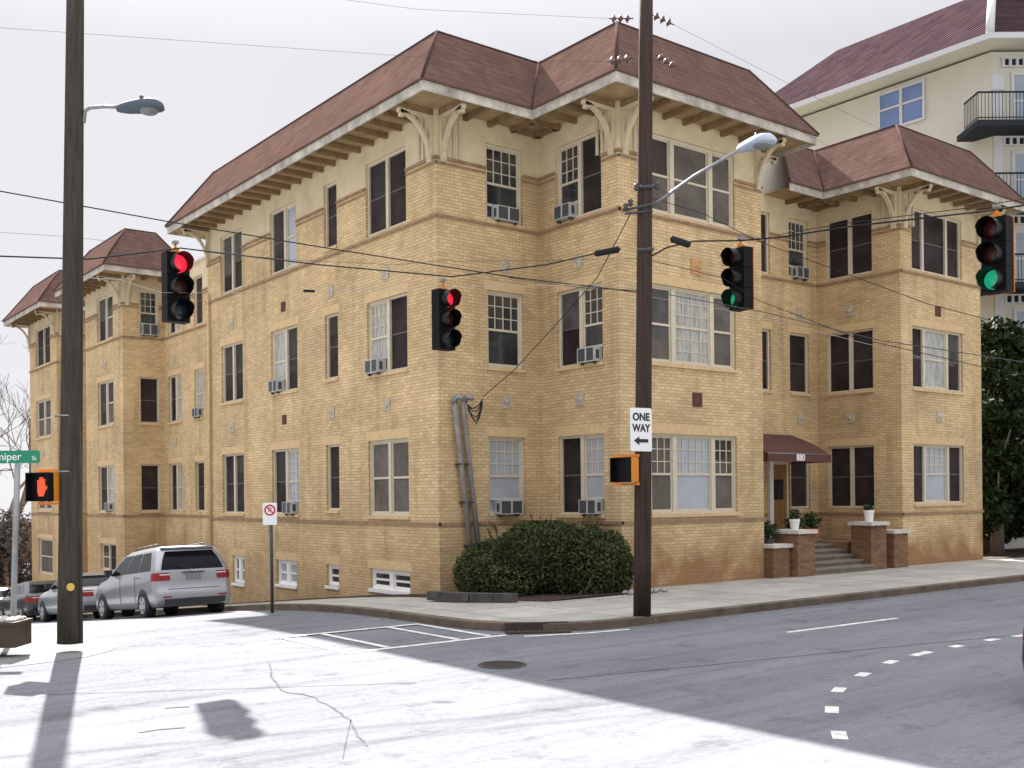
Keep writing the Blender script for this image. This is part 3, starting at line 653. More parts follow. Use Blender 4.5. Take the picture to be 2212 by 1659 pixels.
mb = MB(); mb.tube([(xa0, yf, zf), (xa1, yf, zf)], .015); mb.tube([(xa0+.02, yf, zv+.1), (xa0+.02, ya, zv+.1)], .012); mb.tube([(xa1-.02, yf, zv+.1), (xa1-.02, ya, zv+.1)], .012); wpart('frame', mb, GALV, aw)
def text(body, size, mat, parent, origin, ux, uz, name='lettering', ext=0.002, sx=1.0, space=1.0, bold=0.0):
    cu = bpy.data.curves.new(name, 'FONT'); cu.body = body; cu.size = size; cu.extrude = ext; cu.align_x = 'CENTER'; cu.align_y = 'CENTER'; cu.space_character = space; cu.offset = bold
    tmp = bpy.data.objects.new('tmp_text', cu); C.objects.link(tmp)
    dg = bpy.context.evaluated_depsgraph_get(); me = bpy.data.meshes.new_from_object(tmp.evaluated_get(dg)); bpy.data.objects.remove(tmp)
    ux = Vector(ux).normalized(); uz = Vector(uz).normalized(); nn = ux.cross(uz); o = Vector(origin)
    for v in me.vertices: v.co = o+ux*v.co.x*sx+uz*v.co.y+nn*v.co.z
    me.materials.clear(); me.materials.append(mat); ob = bpy.data.objects.new(name, me); C.objects.link(ob); ob.parent = parent
    if parent and parent.type == 'EMPTY' and ob.parent.get('worldmesh'): ob.matrix_parent_inverse = Matrix.Translation(-Vector(parent.location))
    return ob
aw['worldmesh'] = 1
text('880', 0.24, WHITE, aw, ((xa0+xa1)/2, yf-.02, zv+.105), (1, 0, 0), (0, 0, 1), 'house_number', bold=0.008)
# ---- entrance steps, piers
STEPM = M('stone_step', (0.20, 0.17, 0.135), 0.9, var=0.35, vscale=4)
st = thing('entrance_steps', 'worn stone steps rising between brick piers to the recessed entrance', 'steps', (22.7, 16.1, 0.125))
NSTEP = 6; z0 = 0.125; rise = (0.88-z0)/NSTEP
for k in range(NSTEP):
    mb = MB(); y0 = 15.75+k*0.31
    mb.box(21.55, y0-.02 if 1 else 0, z0+rise*(k+1)-.05, 24.0, y0+0.31 if k < NSTEP-1 else 18.84, z0+rise*(k+1)); mb.box(21.55, y0+.012, z0+rise*k-.05 if k else .0, 24.0, y0+.30 if k < NSTEP-1 else 18.84, z0+rise*(k+1)-.051)
    wpart('step', mb, STEPM, st)
mb = MB(); mb.box(20.15, 16.95, .0, 21.549, 18.84, .80); mb.box(24.001, 16.6, 0, 25.99, 18.84, .80); wpart('landing_wall', mb, REDBRICK, st)
CAPW = M('worn_white_cap', (0.56, 0.54, 0.49), .8, var=.25, vscale=6)
def pier(x0, x1, y0, y1, h, label, cap=.06):
    t = thing('brick_pier', label, 'pier', ((x0+x1)/2, (y0+y1)/2, 0), 0, 'capped brick piers beside the entrance steps')
    mb = MB(); mb.box(x0, y0, 0.1, x1, y1, h-.09); wpart('shaft', mb, REDBRICK, t)
    mb = MB(); mb.box(x0-cap, y0-cap, h-.09, x1+cap, y1+cap, h); wpart('cap', mb, CAPW, t)
pier(20.85, 21.5, 15.72, 16.5, 1.22, 'taller red brick pier with white cap left of the steps')
pier(20.16, 20.78, 15.9, 16.6, .90, 'low white capped pier against the building, left of the taller pier')
pier(24.06, 24.75, 15.85, 16.45, 1.34, 'taller red brick pier with white cap right of the steps')
pier(25.1, 25.75, 15.85, 16.6, 1.10, 'low white capped pier right of the steps, against the right wing')
def leaves(mb, c, r, n, size, rr, shell=0.55, zmin=None):
    for _ in range(n):
        while True:
            v = Vector((rr.uniform(-1, 1), rr.uniform(-1, 1), rr.uniform(-1, 1)))
            if 0.05 < v.length <= 1: break
        v = v.normalized()*(shell+(1-shell)*rr.random()) if rr.random() < .8 else v
        p = Vector((c[0]+v.x*r[0], c[1]+v.y*r[1], c[2]+v.z*r[2]))
        if zmin is not None and p.z < zmin: continue
        a = Vector((rr.gauss(0, 1), rr.gauss(0, 1), rr.gauss(0, 1))).normalized(); b = a.orthogonal().normalized()
        if rr.random() < .5: b = a.cross(b)
        s = size*rr.uniform(.6, 1.3)
        mb.face([p-a*s, p-b*s*.45, p+a*s, p+b*s*.45])
LEAF = M('leaf_green', (0.03, 0.06, 0.02), 0.7, spec=0.15, var=0.5, vscale=5)
LEAFD = M('leaf_dark', (0.020, 0.032, 0.012), 0.7, spec=0.1, var=0.5, vscale=2.5)
TERRA = M('terracotta', (0.50, 0.115, 0.05), 0.75, var=0.2, vscale=6)
def pot(x, y, z, r0, r1, h, label, mat, plant, seed=1, plantmat=None, size=.06, pr=(.2, .2, .2), lbl2=None):
    t = thing('plant_pot', label, 'plant pot', (x, y, z)); n = 20
    ring = lambda r, zz: [(r*math.cos(2*math.pi*i/n), r*math.sin(2*math.pi*i/n), zz) for i in range(n)]
    mb = MB(); mb.face(ring(r0, 0)[::-1]); mb.grid([ring(r0, 0), ring(r1*.94, h*.82), ring(r1, h*.82), ring(r1, h), ring(r1*.88, h), ring(r1*.85, h*.8)], sm=False, close=True); mb.face(ring(r1*.85, h*.8)); part('pot', mb, mat, t)
    rr = random.Random(seed); mb = MB(); leaves(mb, (0, 0, h+pr[2]*.7), pr, plant, size, rr, shell=.1); part('foliage', mb, plantmat or LEAF, t)
pot(21.1, 16.0, 1.22, .09, .13, .26, 'white plant pot on the pier left of the steps', WHITE, 90, 1, pr=(.16, .16, .14))
pot(24.42, 16.15, 1.34, .10, .14, .30, 'white plant pot on the pier right of the steps', WHITE, 70, 2, pr=(.14, .14, .1))
pot(20.48, 16.3, .90, .12, .16, .12, 'small planter with leafy greenery on the low pier by the building corner', DGREY, 320, 3, pr=(.26, .26, .26))
pot(23.25, 17.62, .885, .15, .22, .27, 'orange terracotta pot on the landing at the top of the steps, left of its twin', TERRA, 380, 4, pr=(.3, .26, .22))
pot(23.78, 17.5, .885, .15, .22, .27, 'orange terracotta pot on the landing at the top of the steps, right of its twin', TERRA, 300, 5, pr=(.28, .28, .26))
# ---- hedge, bed, low wall
HEDGEL = M('hedge_leaf', (0.058, 0.070, 0.028), 0.75, spec=0.1, var=.6, vscale=1.8)
hd = MB(); rr = random.Random(11)
for (c, r, n) in (((14.15, 17.05, .72), (1.4, .95, .88), 8000), ((13.2, 17.6, .5), (.9, .8, .72), 4000), ((13.0, 16.9, .32), (.55, .6, .5), 2000), ((15.05, 16.05, .6), (.5, .5, .78), 2600), ((14.5, 16.2, .62), (.9, .75, .84), 4200), ((13.9, 17.3, 1.2), (.5, .4, .42), 500), ((14.9, 16.5, 1.1), (.4, .4, .42), 420)):
    leaves(hd, c, r, int(n*1.9), .042, rr, shell=.80, zmin=.14)
for _ in range(70):
    a = rr.uniform(0, 6.28); b0 = Vector((14.1+1.2*math.cos(a), 17.0+.8*math.sin(a), 1.15+rr.uniform(-.3, .3))); dd = Vector((math.cos(a)*.5, math.sin(a)*.5, 1)).normalized(); L_ = rr.uniform(.2, .42)
    hd.tube([b0, b0+dd*L_], .004, 3, caps=False)
    for k in range(9):
        p_ = b0+dd*L_*(.3+.7*k/8); v_ = Vector((rr.gauss(0, 1), rr.gauss(0, 1), rr.gauss(0, 1))).normalized(); w2 = v_.orthogonal().normalized(); hd.face([p_-v_*.035, p_-w2*.016, p_+v_*.035, p_+w2*.016])
hedge = thing('hedge', 'large dark green rounded hedge filling the notch at the building corner', 'hedge', (14.2, 16.9, .1))
wpart('foliage', hd, HEDGEL, hedge)
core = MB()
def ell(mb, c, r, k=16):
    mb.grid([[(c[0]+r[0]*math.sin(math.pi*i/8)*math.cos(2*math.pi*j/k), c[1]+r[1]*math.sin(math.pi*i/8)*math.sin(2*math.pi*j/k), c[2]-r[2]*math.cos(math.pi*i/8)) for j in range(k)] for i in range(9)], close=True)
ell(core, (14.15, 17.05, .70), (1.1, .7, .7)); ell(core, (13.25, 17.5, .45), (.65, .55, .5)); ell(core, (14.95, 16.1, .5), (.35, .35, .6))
wpart('light_block_core', core, M('hedge_core', (0.02, 0.022, 0.012), 0.95), hedge)  # solid dark core added inside the leaves to block light and look dense
SOIL = M('mulch', (0.035, 0.02, 0.014), 0.95, var=0.5, vscale=9, bump=.8, bscale=14)
bed = MB(); bp_ = [(12.4, 31.2), (12.1, 24), (12.0, 19.5), (12.15, 17.0), (12.6, 15.6), (13.6, 15.1), (14.8, 15.2), (15.6, 15.75), (15.48, 18.78), (12.64, 18.78), (12.64, 31.2)]
rows = []
def bedz(y): return g(y)+.125
ysb = [31.2, 28, 25, 22, 20.5, 19.4, 18.79]
bed.grid([[(11.95 if y < 30 else 12.2, y, bedz(y)+.006), (12.3, y, bedz(y)+.012), (12.66, y, bedz(y)+.02)] for y in ysb], sm=False)
bed.grid([[(11.95+max(0, 17-y)*.45, y, bedz(y)+.006), (12.5+max(0, 17-y)*.3, y, bedz(y)+.02), (14, y, bedz(y)+.03), (15.5, y, bedz(y)+.012)] for y in (18.79, 18, 17, 16.4, 15.8, 15.3)], sm=False)
struct('flower_bed_soil', bed, SOIL)
lw = thing('low_retaining_wall', 'low dark stone edging wall in front of the hedge', 'low wall', (12.0, 16.6, .1))
mb = MB(); rr = random.Random(3)
PTS = [(11.5, 17.3), (11.62, 16.85), (11.8, 16.4), (12.05, 16.05), (12.35, 15.75)]
for i in range(len(PTS)-1):
    a, b = Vector((*PTS[i], .1)), Vector((*PTS[i+1], .1)); d = (b-a).normalized(); n_ = Vector((d.y, -d.x, 0))
    for k in range(1):
        mb.obox(a+d*.003+n_*rr.uniform(-.02, .02)+Vector((0, 0, k*.15)), d*((b-a).length+.02), n_*.22, (0, 0, .17))
wpart('stone_course', mb, M('dark_stone', (0.07, 0.066, 0.062), 0.95, var=0.4, vscale=5), lw)
mb = MB(); rr = random.Random(8)
for i in range(14):
    x = rr.uniform(14.7, 15.7); y = rr.uniform(15.05, 15.5); s = rr.uniform(.04, .11); ell(mb, (x, y, .15), (s, s*.8, s*.6), 8)
o = link('stones', mb, M('pale_stone', (0.33, 0.31, 0.29), 0.9, var=0.3)); o['kind'] = 'stuff'; tag(o, 'small pale stones edging the bed by the right wooden pole', 'stones')
# ---- service mast (conduits) on the notch wall
PIPEM = M('weathered_pipe', (0.33, 0.31, 0.29), .7, spec=.2, var=.25, vscale=3)
cd = thing('service_conduit', 'two grey leaning service conduits with weatherheads rising above the hedge', 'conduit', (13.3, 18.6, 0))
def onb(x, y, off=.12): return on_y(x, y, 18.79-off)
for (xa, ya_, xb, yb) in ((983, 878, 1018, 1200), (1000, 876, 1036, 1200)):
    a, b = onb(xa, ya_), onb(xb, yb); mb = MB(); mb.tube([b, a, a+Vector((0, -.03, .07))], .058, 10); wpart('pipe', mb, PIPEM, cd)
for (x, y) in ((982, 872), (1003, 872)):
    p = onb(x, y); mb = MB(); mb.tube([p+Vector((0, 0, -.02)), p+Vector((0, -.02, .1)), p+Vector((.05, -.1, .15)), p+Vector((.1, -.18, .08))], [.06, .075, .07, .04], 10); wpart('weatherhead', mb, GALV, cd)
p = onb(1000, 1010); mb = MB()
for (x, y) in ((1003, 1003), (1012, 1085), (1022, 1178)): q = onb(x, y); mb.box(q.x-.17, q.y-.05, q.z-.02, q.x+.17, 18.79, q.z+.02)
wpart('strap', mb, DGREY, cd)
mb = MB(); rr = random.Random(2); a = onb(1010, 878, .25)
for k in range(5):
    s = a+Vector((0, 0, rr.uniform(-.04, .04))); e = onb(1042, 862+k*4, .45); m_ = (s+e)/2+Vector((0, -.05, -.12-.07*k)); mb.tube([s, (s+m_)/2+Vector((0, 0, -.05)), m_, (m_+e)/2+Vector((0, 0, -.03)), e], .014, 6)
wpart('drip_loop', mb, WIREM, cd)
# =====================================================================  POLES
def wood_pole(name_label, base, top, r0, r1, mat):
    t = thing('utility_pole', name_label, 'utility pole', base); b, e = Vector(base), Vector(top)
    mb = MB(); N = 10; mb.tube([(e-b)*(i/N) for i in range(N+1)], [r0+(r1-r0)*i/N for i in range(N+1)], 20)
    t['axis'] = 0; del t['axis']
    part('shaft', mb, mat, t); return t
def xy_depth(p): return Vector((p[0], p[1], 0)).dot(FW)
pb = on_z(150, 1386, .12); dL = xy_depth(pb); topL = at(163, -40, dL)
topL = Vector((topL.x, topL.y, topL.z))
poleL = wood_pole('nearer thick wooden pole standing in sunlight at the far left corner', (pb.x, pb.y, .1), topL, .165, .115, WOODP2)
pr_ = on_z(1387, 1331, .12); dR = xy_depth(pr_); topR = at(1396, -40, dR)
poleR = wood_pole('brown wooden pole carrying the one way sign in front of the building', (pr_.x, pr_.y, .1), topR, .145, .11, WOODP)
for z_ in (3.28, 2.5):
    mb = MB(); n = 24; ring = lambda rd, z: [(rd*math.cos(2*math.pi*i/n), rd*math.sin(2*math.pi*i/n), z) for i in range(n)]
    zz = z_-.1; mb.grid([ring(.168, zz), ring(.168, zz+.02)], close=True); o = part('band', mb, GALV, poleL)
mb = MB(); q = Vector((.12, -.13, 0)); mb.tube([q+Vector((0, 0, 0)), q+Vector((0, 0, 3.4))], .03, 8); mb.tube([(.13, -.1, 3.2), (.13, -.1, 8.2)], .02, 6); part('conduit', mb, WOODP2, poleL)
mb = MB(); k = at(153, 1268, dL-.17)-Vector((pb.x, pb.y, .1)); n = 20
f_ = -FW; mb.tube([k, k+f_*.012], .055, 20); part('marker_disc', mb, M('yellow_marker', (0.60, 0.42, 0.10), .5), poleL)
def lamp(label, arm_pts, head_c, hdir, mat, glassmat, L_=.62, W=.17):
    t = thing('street_lamp', label, 'street lamp', arm_pts[0]); o0 = Vector(arm_pts[0])
    mb = MB(); mb.tube([Vector(p)-o0 for p in arm_pts], .026, 10); part('arm', mb, GALV, t)
    hd_ = Vector(hdir).normalized(); side = hd_.cross(UP).normalized(); upv = side.cross(hd_)
    c = Vector(head_c)-o0
    prof = [(-.5, .16, .03, .05), (-.44, .3, .06, .07), (-.25, .55, .10, .09), (0, .85, .13, .08), (.2, 1.0, .14, .06), (.38, .9, .12, .04), (.48, .55, .07, .02), (.5, .1, .03, .0)]
    rows = []
    for (s, wf, hh, lo) in prof:
        row = []
        for j in range(16):
            th = 2*math.pi*j/16; cx_, cz_ = math.cos(th), math.sin(th); z = hh*cz_ if cz_ > 0 else lo*.8*cz_
            row.append(c+hd_*s*L_+side*W*wf*cx_+upv*z)
        rows.append(row)
    mb = MB(); mb.grid(rows, close=True); mb.face(rows[0][::-1]); mb.face(rows[-1]); part('head', mb, mat, t)
    rows = []
    for i in range(5):
        a = math.pi/2*i/4; rows.append([c+hd_*(.18*L_+.2*L_*math.cos(a)*math.cos(2*math.pi*j/16)*1.0)+side*W*.82*math.cos(a)*math.sin(2*math.pi*j/16)-upv*(.03+.065*math.sin(a)) for j in range(16)])
    mb = MB(); mb.grid(rows, close=True); part('lens', mb, glassmat, t)
    mb = MB(); mb.tube([c+hd_*.02+upv*.1, c+hd_*.02+upv*.17], .03, 10); part('photocell', mb, DGREY, t)
LAMPG = M('lamp_grey', (0.08, 0.10, 0.125), .7, spec=.15, var=.15); LAMPW = M('lamp_pale', (0.36, 0.42, 0.52), .4, var=.1); LENSM = M('lamp_lens', (0.16, 0.17, 0.18), .3, spec=.4)
aL = [at(x, y, dL) for x, y in ((181, 265), (184, 240), (194, 233), (225, 230), (262, 231))]
lamp('grey street lamp with a short curved arm on the sunlit left wooden pole', aL, at(303, 234, dL), RT, LAMPG, LENSM, .66, .16)
e1 = at(1600, 322, dR-1.4); aR = [at(1405, 445, dR-.1), at(1430, 430, dR-.3), at(1500, 380, dR-.8), e1]
hdv = (at(1672, 305, dR-1.9)-at(1592, 325, dR-1.35))
lamp('pale street lamp on a long rising arm from the brown wooden pole', aR, at(1632, 313, dR-1.65), hdv, LAMPW, LENSM, .68, .165)
# one way sign
ow = thing('one_way_sign', 'white one way sign with black arrow on the brown wooden pole', 'road sign', (0, 0, 0)); ow['worldmesh'] = 1
SIGNW = M('sign_white', (0.82, 0.83, 0.84), .4); SIGNK = M('sign_black', (0.02, 0.02, 0.02), .5)
c = at(1385, 928, dR-.19); sd = Vector((math.cos(math.radians(8)), math.sin(math.radians(-8)), 0)); nrm = Vector((sd.y, -sd.x, 0))
c = c-nrm*-.0
def plate(mb, c, sd, nrm, W, Hh, th=.004, r=.03):
    pts = []
    for (sx, sz, a0) in ((1, 1, 0), (-1, 1, 90), (-1, -1, 180), (1, -1, 270)):
        for k in range(5):
            a = math.radians(a0+k*22.5); pts.append(c+sd*(sx*(W/2-r)+r*math.cos(a))+UP*(sz*(Hh/2-r)+r*math.sin(a)))
    mb.prism(pts, -nrm*th)
mb = MB(); plate(mb, c, sd, nrm, .43, .70); wpart('plate', mb, SIGNW, ow)
mb = MB(); mb.tube([c+UP*.2-nrm*.004, c+UP*.2-nrm*.09], .012); mb.tube([c-UP*.2-nrm*.004, c-UP*.2-nrm*.09], .012); wpart('mounting_bolt', mb, GALV, ow)
text('ONE', .17, SIGNK, ow, c+UP*.2+nrm*.003, sd, UP, 'lettering', bold=.006, sx=.95); text('WAY', .17, SIGNK, ow, c+UP*.02+nrm*.003, sd, UP, 'lettering', bold=.006, sx=.88)
mb = MB(); a_ = [(-.15, 0), (-.04, .07), (-.04, .028), (.14, .028), (.14, -.028), (-.04, -.028), (-.04, -.07)]
mb.prism([c-UP*.18+sd*x+UP*y+nrm*.001 for x, y in a_], nrm*.003); wpart('arrow', mb, SIGNK, ow)
# ped signals
HAND = M('hand_lit', (0.2, 0.03, 0.01), .4, emit=(1.0, .10, .035), emit_s=.12)
def pedsig(label, c, face, lit, housing):
    t = thing('pedestrian_signal', label, 'pedestrian signal', c); ang = Vector(face).normalized(); s_ = Vector((-ang.y, ang.x, 0)); W, D = .40, .16   # s_: viewer's right
    def bx(mb, s0, s1, d0, d1, z0, z1): mb.obox(s_*s0+ang*d0+UP*z0, s_*(s1-s0), ang*(d1-d0), UP*(z1-z0))
    mb = MB(); bx(mb, -W/2, W/2, -D, 0, -W/2, W/2); part('housing', mb, housing, t)
    mb = MB(); bx(mb, -W/2+.01, W/2-.01, 0, .012, -W/2+.01, W/2-.01); part('face_panel', mb, BLACK, t)
    v = MB(); e = .0
    for (a, b, z0, z1) in ((-W/2, -W/2+.012, -W/2, W/2), (W/2-.012, W/2, -W/2, W/2), (-W/2+.012, W/2-.012, W/2-.012, W/2), (-W/2+.012, W/2-.012, -W/2, -W/2+.012)): bx(v, a, b, 0.001, .11, z0, z1)
    part('visor', v, BLACK, t)
    br_ = MB()
    for z in (W/2+.01, -W/2-.05): bx(br_, -W/2-.0, W/2, -D-.02, -D+.06, z, z+.04); bx(br_, W/2 if lit else -W/2-.2, W/2+.16 if lit else -W/2, -D-.02, -D+.05, z, z+.04)
    bx(br_, W/2+.08 if lit else -W/2-.2, W/2+.16 if lit else -W/2-.13, -D-.02, -D+.05, -W/2-.01, W/2+.01)
    part('bracket', br_, ORANGE, t)
    if lit:
        h = MB(); 
        def q(x, z): return -s_*0+s_*x+UP*z+ang*.014
        pal = [(-.055, -.13), (.03, -.13), (.062, -.06), (.07, .02), (-.075, .02), (-.078, -.06)]
        h.prism([q(x, z) for x, z in pal], ang*.004)
        for (x, top_) in ((-.062, .10), (-.026, .135), (.01, .14), (.046, .115)): h.prism([q(x-.014, .021), q(x+.014, .021), q(x+.014, top_-.01), q(x+.006, top_), q(x-.006, top_), q(x-.014, top_-.01)], ang*.004)
        h.prism([q(.0715, -.045), q(.115, .0), (q(.125, .03)), q(.105, .03), q(.0715, -.005)], ang*.004)
        part('hand_symbol', h, HAND, t)
    return t
c = at(92, 1052, dL-.12)
pedsig('pedestrian signal showing a lit red hand beside the sunlit pole', c, (-.85, -.52, 0), True, ORANGE)
c = at(1346, 1015, dR-.1); pedsig('unlit pedestrian signal with orange back on the pole below the one way sign', c, (-.999, .05, 0), False, ORANGE)
# traffic signals
REDL = M('red_lens_lit', (0.25, .01, .02), .3, emit=(1.0, .03, .07), emit_s=.11); REDO = M('red_lens_off', (.06, .008, .01), .3, spec=.3)
AMBO = M('amber_lens_off', (.05, .015, .01), .3, spec=.3); GRNO = M('green_lens_off', (.01, .025, .03), .3, spec=.3); GRNL = M('green_lens_lit', (.005, .1, .05), .3, emit=(.015, .40, .20), emit_s=.10)
def signal(label, c, face, lit, hang_col=ORANGE, scale=1.0, edge=None):
    t = thing('traffic_signal', label, 'traffic signal', c, 0, 'traffic signals hung from span wires')
    ang = Vector(face).normalized(); s_ = Vector((-ang.y, ang.x, 0)); W, D, hh = .34*scale, .20*scale, .335*scale
    mb = MB()
    for k in range(3):
        z = hh*(1-k); b = .02
        mb.obox(s_*(-W/2)-ang*D+UP*(z-hh/2+.004), s_*W, ang*D, UP*(hh-.008))
    part('housing', mb, BLACK, t)
    if edge:
        mb = MB(); mb.obox(s_*(-W/2-.012)-ang*(D+.012)+UP*(-1.5*hh), s_*(W+.024), ang*.011, UP*(3*hh)); part('back_plate', mb, ORANGE, t)
    for k in range(3):
        z = hh*(1-k); n = 20; cc = UP*z+ang*.001
        R1 = .142*scale
        def ring(r, d, zf=1.0): return [cc+s_*r*math.cos(2*math.pi*i/n)+UP*r*math.sin(2*math.pi*i/n)+ang*d for i in range(n)]
        ln = MB(); ln.grid([ring(R1*.93, .0), ring(R1*.8, .025), ring(R1*.45, .045), ring(.004, .052)], close=True)
        on = (lit == 'red' and k == 0) or (lit == 'green' and k == 2)
        m_ = (REDL, None, GRNL)[k] if on else (REDO, AMBO, GRNO)[k]
        part('lens', ln, m_, t)
        vis = MB(); rows = []
        for i in range(19):           # tunnel visor with a slot underneath
            a = math.radians(-75+330*i/18); L_ = .22*scale*(1 if 0 <= a <= math.pi else .82)
            d_ = s_*math.cos(a)+UP*math.sin(a); rows.append([cc+d_*R1, cc+d_*R1*1.02+ang*L_])
        vis.grid(rows); part('visor', vis, BLACKV, t)
    mb = MB(); mb.obox(-s_*.05-ang*(D/2+.04)+UP*(1.5*hh), s_*.1, ang*.08, UP*.07); mb.tube([-ang*D/2+UP*(1.5*hh+.07), -ang*D/2+UP*(1.5*hh+.16)], .022); part('hanger', mb, hang_col, t)
    mb = MB(); mb.obox(-s_*.04-ang*(D/2+.05)+UP*(1.5*hh+.15), s_*.08, ang*.1, UP*.05); part('wire_clamp', mb, GALV, t)
    return t
BLACKV = M('visor_black', (0.006, 0.006, 0.007), 0.4, spec=0.2)
d1, d2, d3, d4 = 17.2, 18.8, 18.2, 15.1
signal('traffic signal showing red, hung left beside the far roofs near the sunlit pole', at(386, 620, d1), (.06, -1, 0), 'red', scale=1.13)
signal('traffic signal showing red, hung in front of the building corner', at(966, 690, d2), (.08, -1, 0), 'red', scale=1.07)
signal('traffic signal seen from the side with dim green, right of the brown pole', at(1591, 602, d3), (-1, .10, 0), 'green', edge=1, scale=1.06)
signal('traffic signal with bright green light at the right edge of the scene', at(2146, 550, d4), (-1, -.02, 0), 'green', scale=1.07, edge=1)
# =====================================================================  WIRES
def wire(label, pts, r, mat, sag=0.0, cat='cable', name='overhead_cable', grp='overhead cables crossing the scene'):
    r = r*.6 if r > .005 else r
    P = [at(*p) for p in pts]; out = []
    for i in range(len(P)-1):
        for k in range(8):
            t = k/8; q = P[i].lerp(P[i+1], t); q.z -= sag*4*t*(1-t); out.append(q)
    out.append(P[-1]); o = link(name, MB().tube(out, r, 5), mat); return tag(o, label, cat, grp)
wire('thick span cable holding the two red signals', [(-250, 545, 15.5), (190, 560, 16.2), (390, 536, d1), (690, 572, 17.7), (975, 598, d2), (1180, 572, 18.4), (1285, 548, 18.2)], .021, WIREM)
wire('thick black cable from far left across the side wall to the brown pole', [(-300, 360, 16), (0, 413, 16), (370, 480, 17), (700, 535, 17.6), (1100, 598, 18.3), (1385, 632, dR)], .017, WIREM)
wire('span cable holding the green signals, right of the brown pole', [(1408, 553, dR), (1440, 535, dR-.2), (1500, 521, 18.2), (1600, 520, d3), (1690, 512, 17.7), (1830, 490, 16.9), (2137, 455, d4), (2330, 425, 14)], .024, WIREM)
wire('upper strand of the span cable above the green signals', [(1690, 505, 17.7), (1830, 482, 16.9), (2100, 448, 15.3), (2330, 410, 14)], .012, WIREM)
wire('thin line in the sky at the far left', [(-300, 470, 20), (0, 502, 20), (160, 512, 20), (370, 538, 20)], .006, WIREG)
wire('grey communication line passing in front of the second storey to the right edge', [(1100, 600, 18.3), (1260, 622, 18.3), (1396, 628, dR), (1640, 672, 17.5), (1900, 735, 17), (2330, 800, 16)], .012, WIREG)
wire('dark line descending right from the brown pole over the entrance recess', [(1396, 560, dR), (1560, 600, 18), (1640, 650, 18), (1850, 730, 17.5), (2120, 792, 17), (2330, 830, 16)], .010, WIREM)
wire('line from the brown pole hardware to the signal hanger', [(1400, 425, dR), (1520, 462, 17.9), (1640, 522, 18)], .010, WIREM)
wire('dark line leaving the signal hanger toward the right edge', [(1640, 522, 18), (1820, 588, 17), (2000, 655, 17), (2330, 742, 16)], .010, WIREM)
wire('faint line left of the brown pole across the red signal cable', [(975, 565, 18.2), (1200, 562, 18.3), (1385, 558, dR)], .006, WIREG)
wire('service drop from the brown pole down to the weatherheads', [(1363, 460, dR-.1), (1290, 600, 18.4), (1195, 708, 18.6), (1110, 800, 18.9), (1043, 858, 19.2)], .014, WIREM)
wire('pale looping telephone line left of the red signals', [(185, 600, dL), (260, 604, 16), (300, 618, 16.5), (350, 632, 17), (460, 633, 17.5), (660, 628, 18), (1000, 620, 18.4), (1385, 612, dR)], .006, WIREW, grp='overhead cables crossing the scene')
wire('thin dark line behind the left red signal to the side wall', [(440, 545, 17), (640, 562, 17.5), (860, 572, 18), (980, 560, 18.2)], .006, WIREG)
wire('pale lower line across the second storey of the right wing', [(1396, 640, dR), (1560, 668, 18), (1790, 722, 17.5), (2060, 790, 17)], .006, WIREW)
def splice(label, a, b, r=.055):
    A, B = at(*a), at(*b); mb = MB(); mb.tube([A, A.lerp(B, .08), A.lerp(B, .92), B], [.015, r, r, .015], 12); tag(link('cable_splice', mb, WIREM), label, 'cable splice', 'cable splices near the brown pole')
splice('black cable splice on the red signal span, left of the brown pole', (1283, 549, 18.1), (1340, 538, 18.1))
splice('black cable splice on the green signal span, right of the brown pole', (1448, 515, dR-.2), (1492, 530, dR-.3))
splice('short black splice on the pale telephone line by the side wall', (655, 628, 18), (680, 629, 18), .025)
def insul(label, a, b):
    A, B = at(*a), at(*b); d = (B-A); t = thing('string_insulator', label, 'insulator', A, 0, 'string insulators at the top of the brown pole')
    mb = MB(); mb.tube([Vector((0, 0, 0)), d], .010, 6); part('rod', mb, DGREY, t)
    for k in range(3):
        c = d*(.22+.28*k); u = d.normalized(); mb = MB(); mb.tube([c-u*.045, c-u*.03, c-u*.005, c+u*.01, c+u*.03], [.02, .045, .075, .04, .02], 14); part('disc', mb, M('porcelain', (.10, .045, .04), .3, spec=.7) if k == 0 and not bpy.data.materials.get('porcelain') else bpy.data.materials['porcelain'], t)
insul('upper string insulator left of the brown pole, against the sky', (1315, 40, dR), (1368, 40, dR)); insul('upper string insulator right of the brown pole, against the sky', (1408, 31, dR), (1456, 54, dR))
insul('lower string insulator left of the brown pole, in front of the roof peak', (1311, 133, dR), (1368, 126, dR)); insul('lower string insulator right of the brown pole, in front of the roof', (1418, 119, dR), (1462, 146, dR))
for nm, pts_ in (('thin line from the upper left insulator', [(1315, 40, dR), (900, 20, 17), (600, -20, 16)]), ('thin line from the upper right insulator', [(1456, 54, dR), (1800, 230, 20), (2300, 470, 24)]), ('thin line from the lower left insulator', [(1311, 133, dR), (1000, 130, 17.4), (0, 60, 15)]), ('thin line from the lower right insulator', [(1462, 146, dR), (1800, 320, 21), (2300, 560, 25)])):
    wire(nm+' of the brown pole', pts_, .0025, WIREG)
# hardware on right pole
o0 = Vector(poleR.location)
for (x0, y0, x1, y1, r) in ((1370, 405, 1424, 402, .03), (1345, 455, 1412, 440, .022), (1350, 462, 1410, 455, .018), (1376, 540, 1412, 538, .03)):
    mb = MB(); mb.tube([at(x0, y0, dR-.12)-o0, at(x1, y1, dR-.12)-o0], r, 8)
    part('crossbar', mb, DGREY, poleR)
for (x, y) in ((1375, 404), (1420, 402), (1352, 447), (1362, 438)):
    mb = MB(); p = at(x, y, dR-.12)-o0; mb.tube([p-UP*.06, p-UP*.03, p, p+UP*.03, p+UP*.06], [.02, .05, .03, .05, .02], 10); part('spool_insulator', mb, DGREY, poleR)
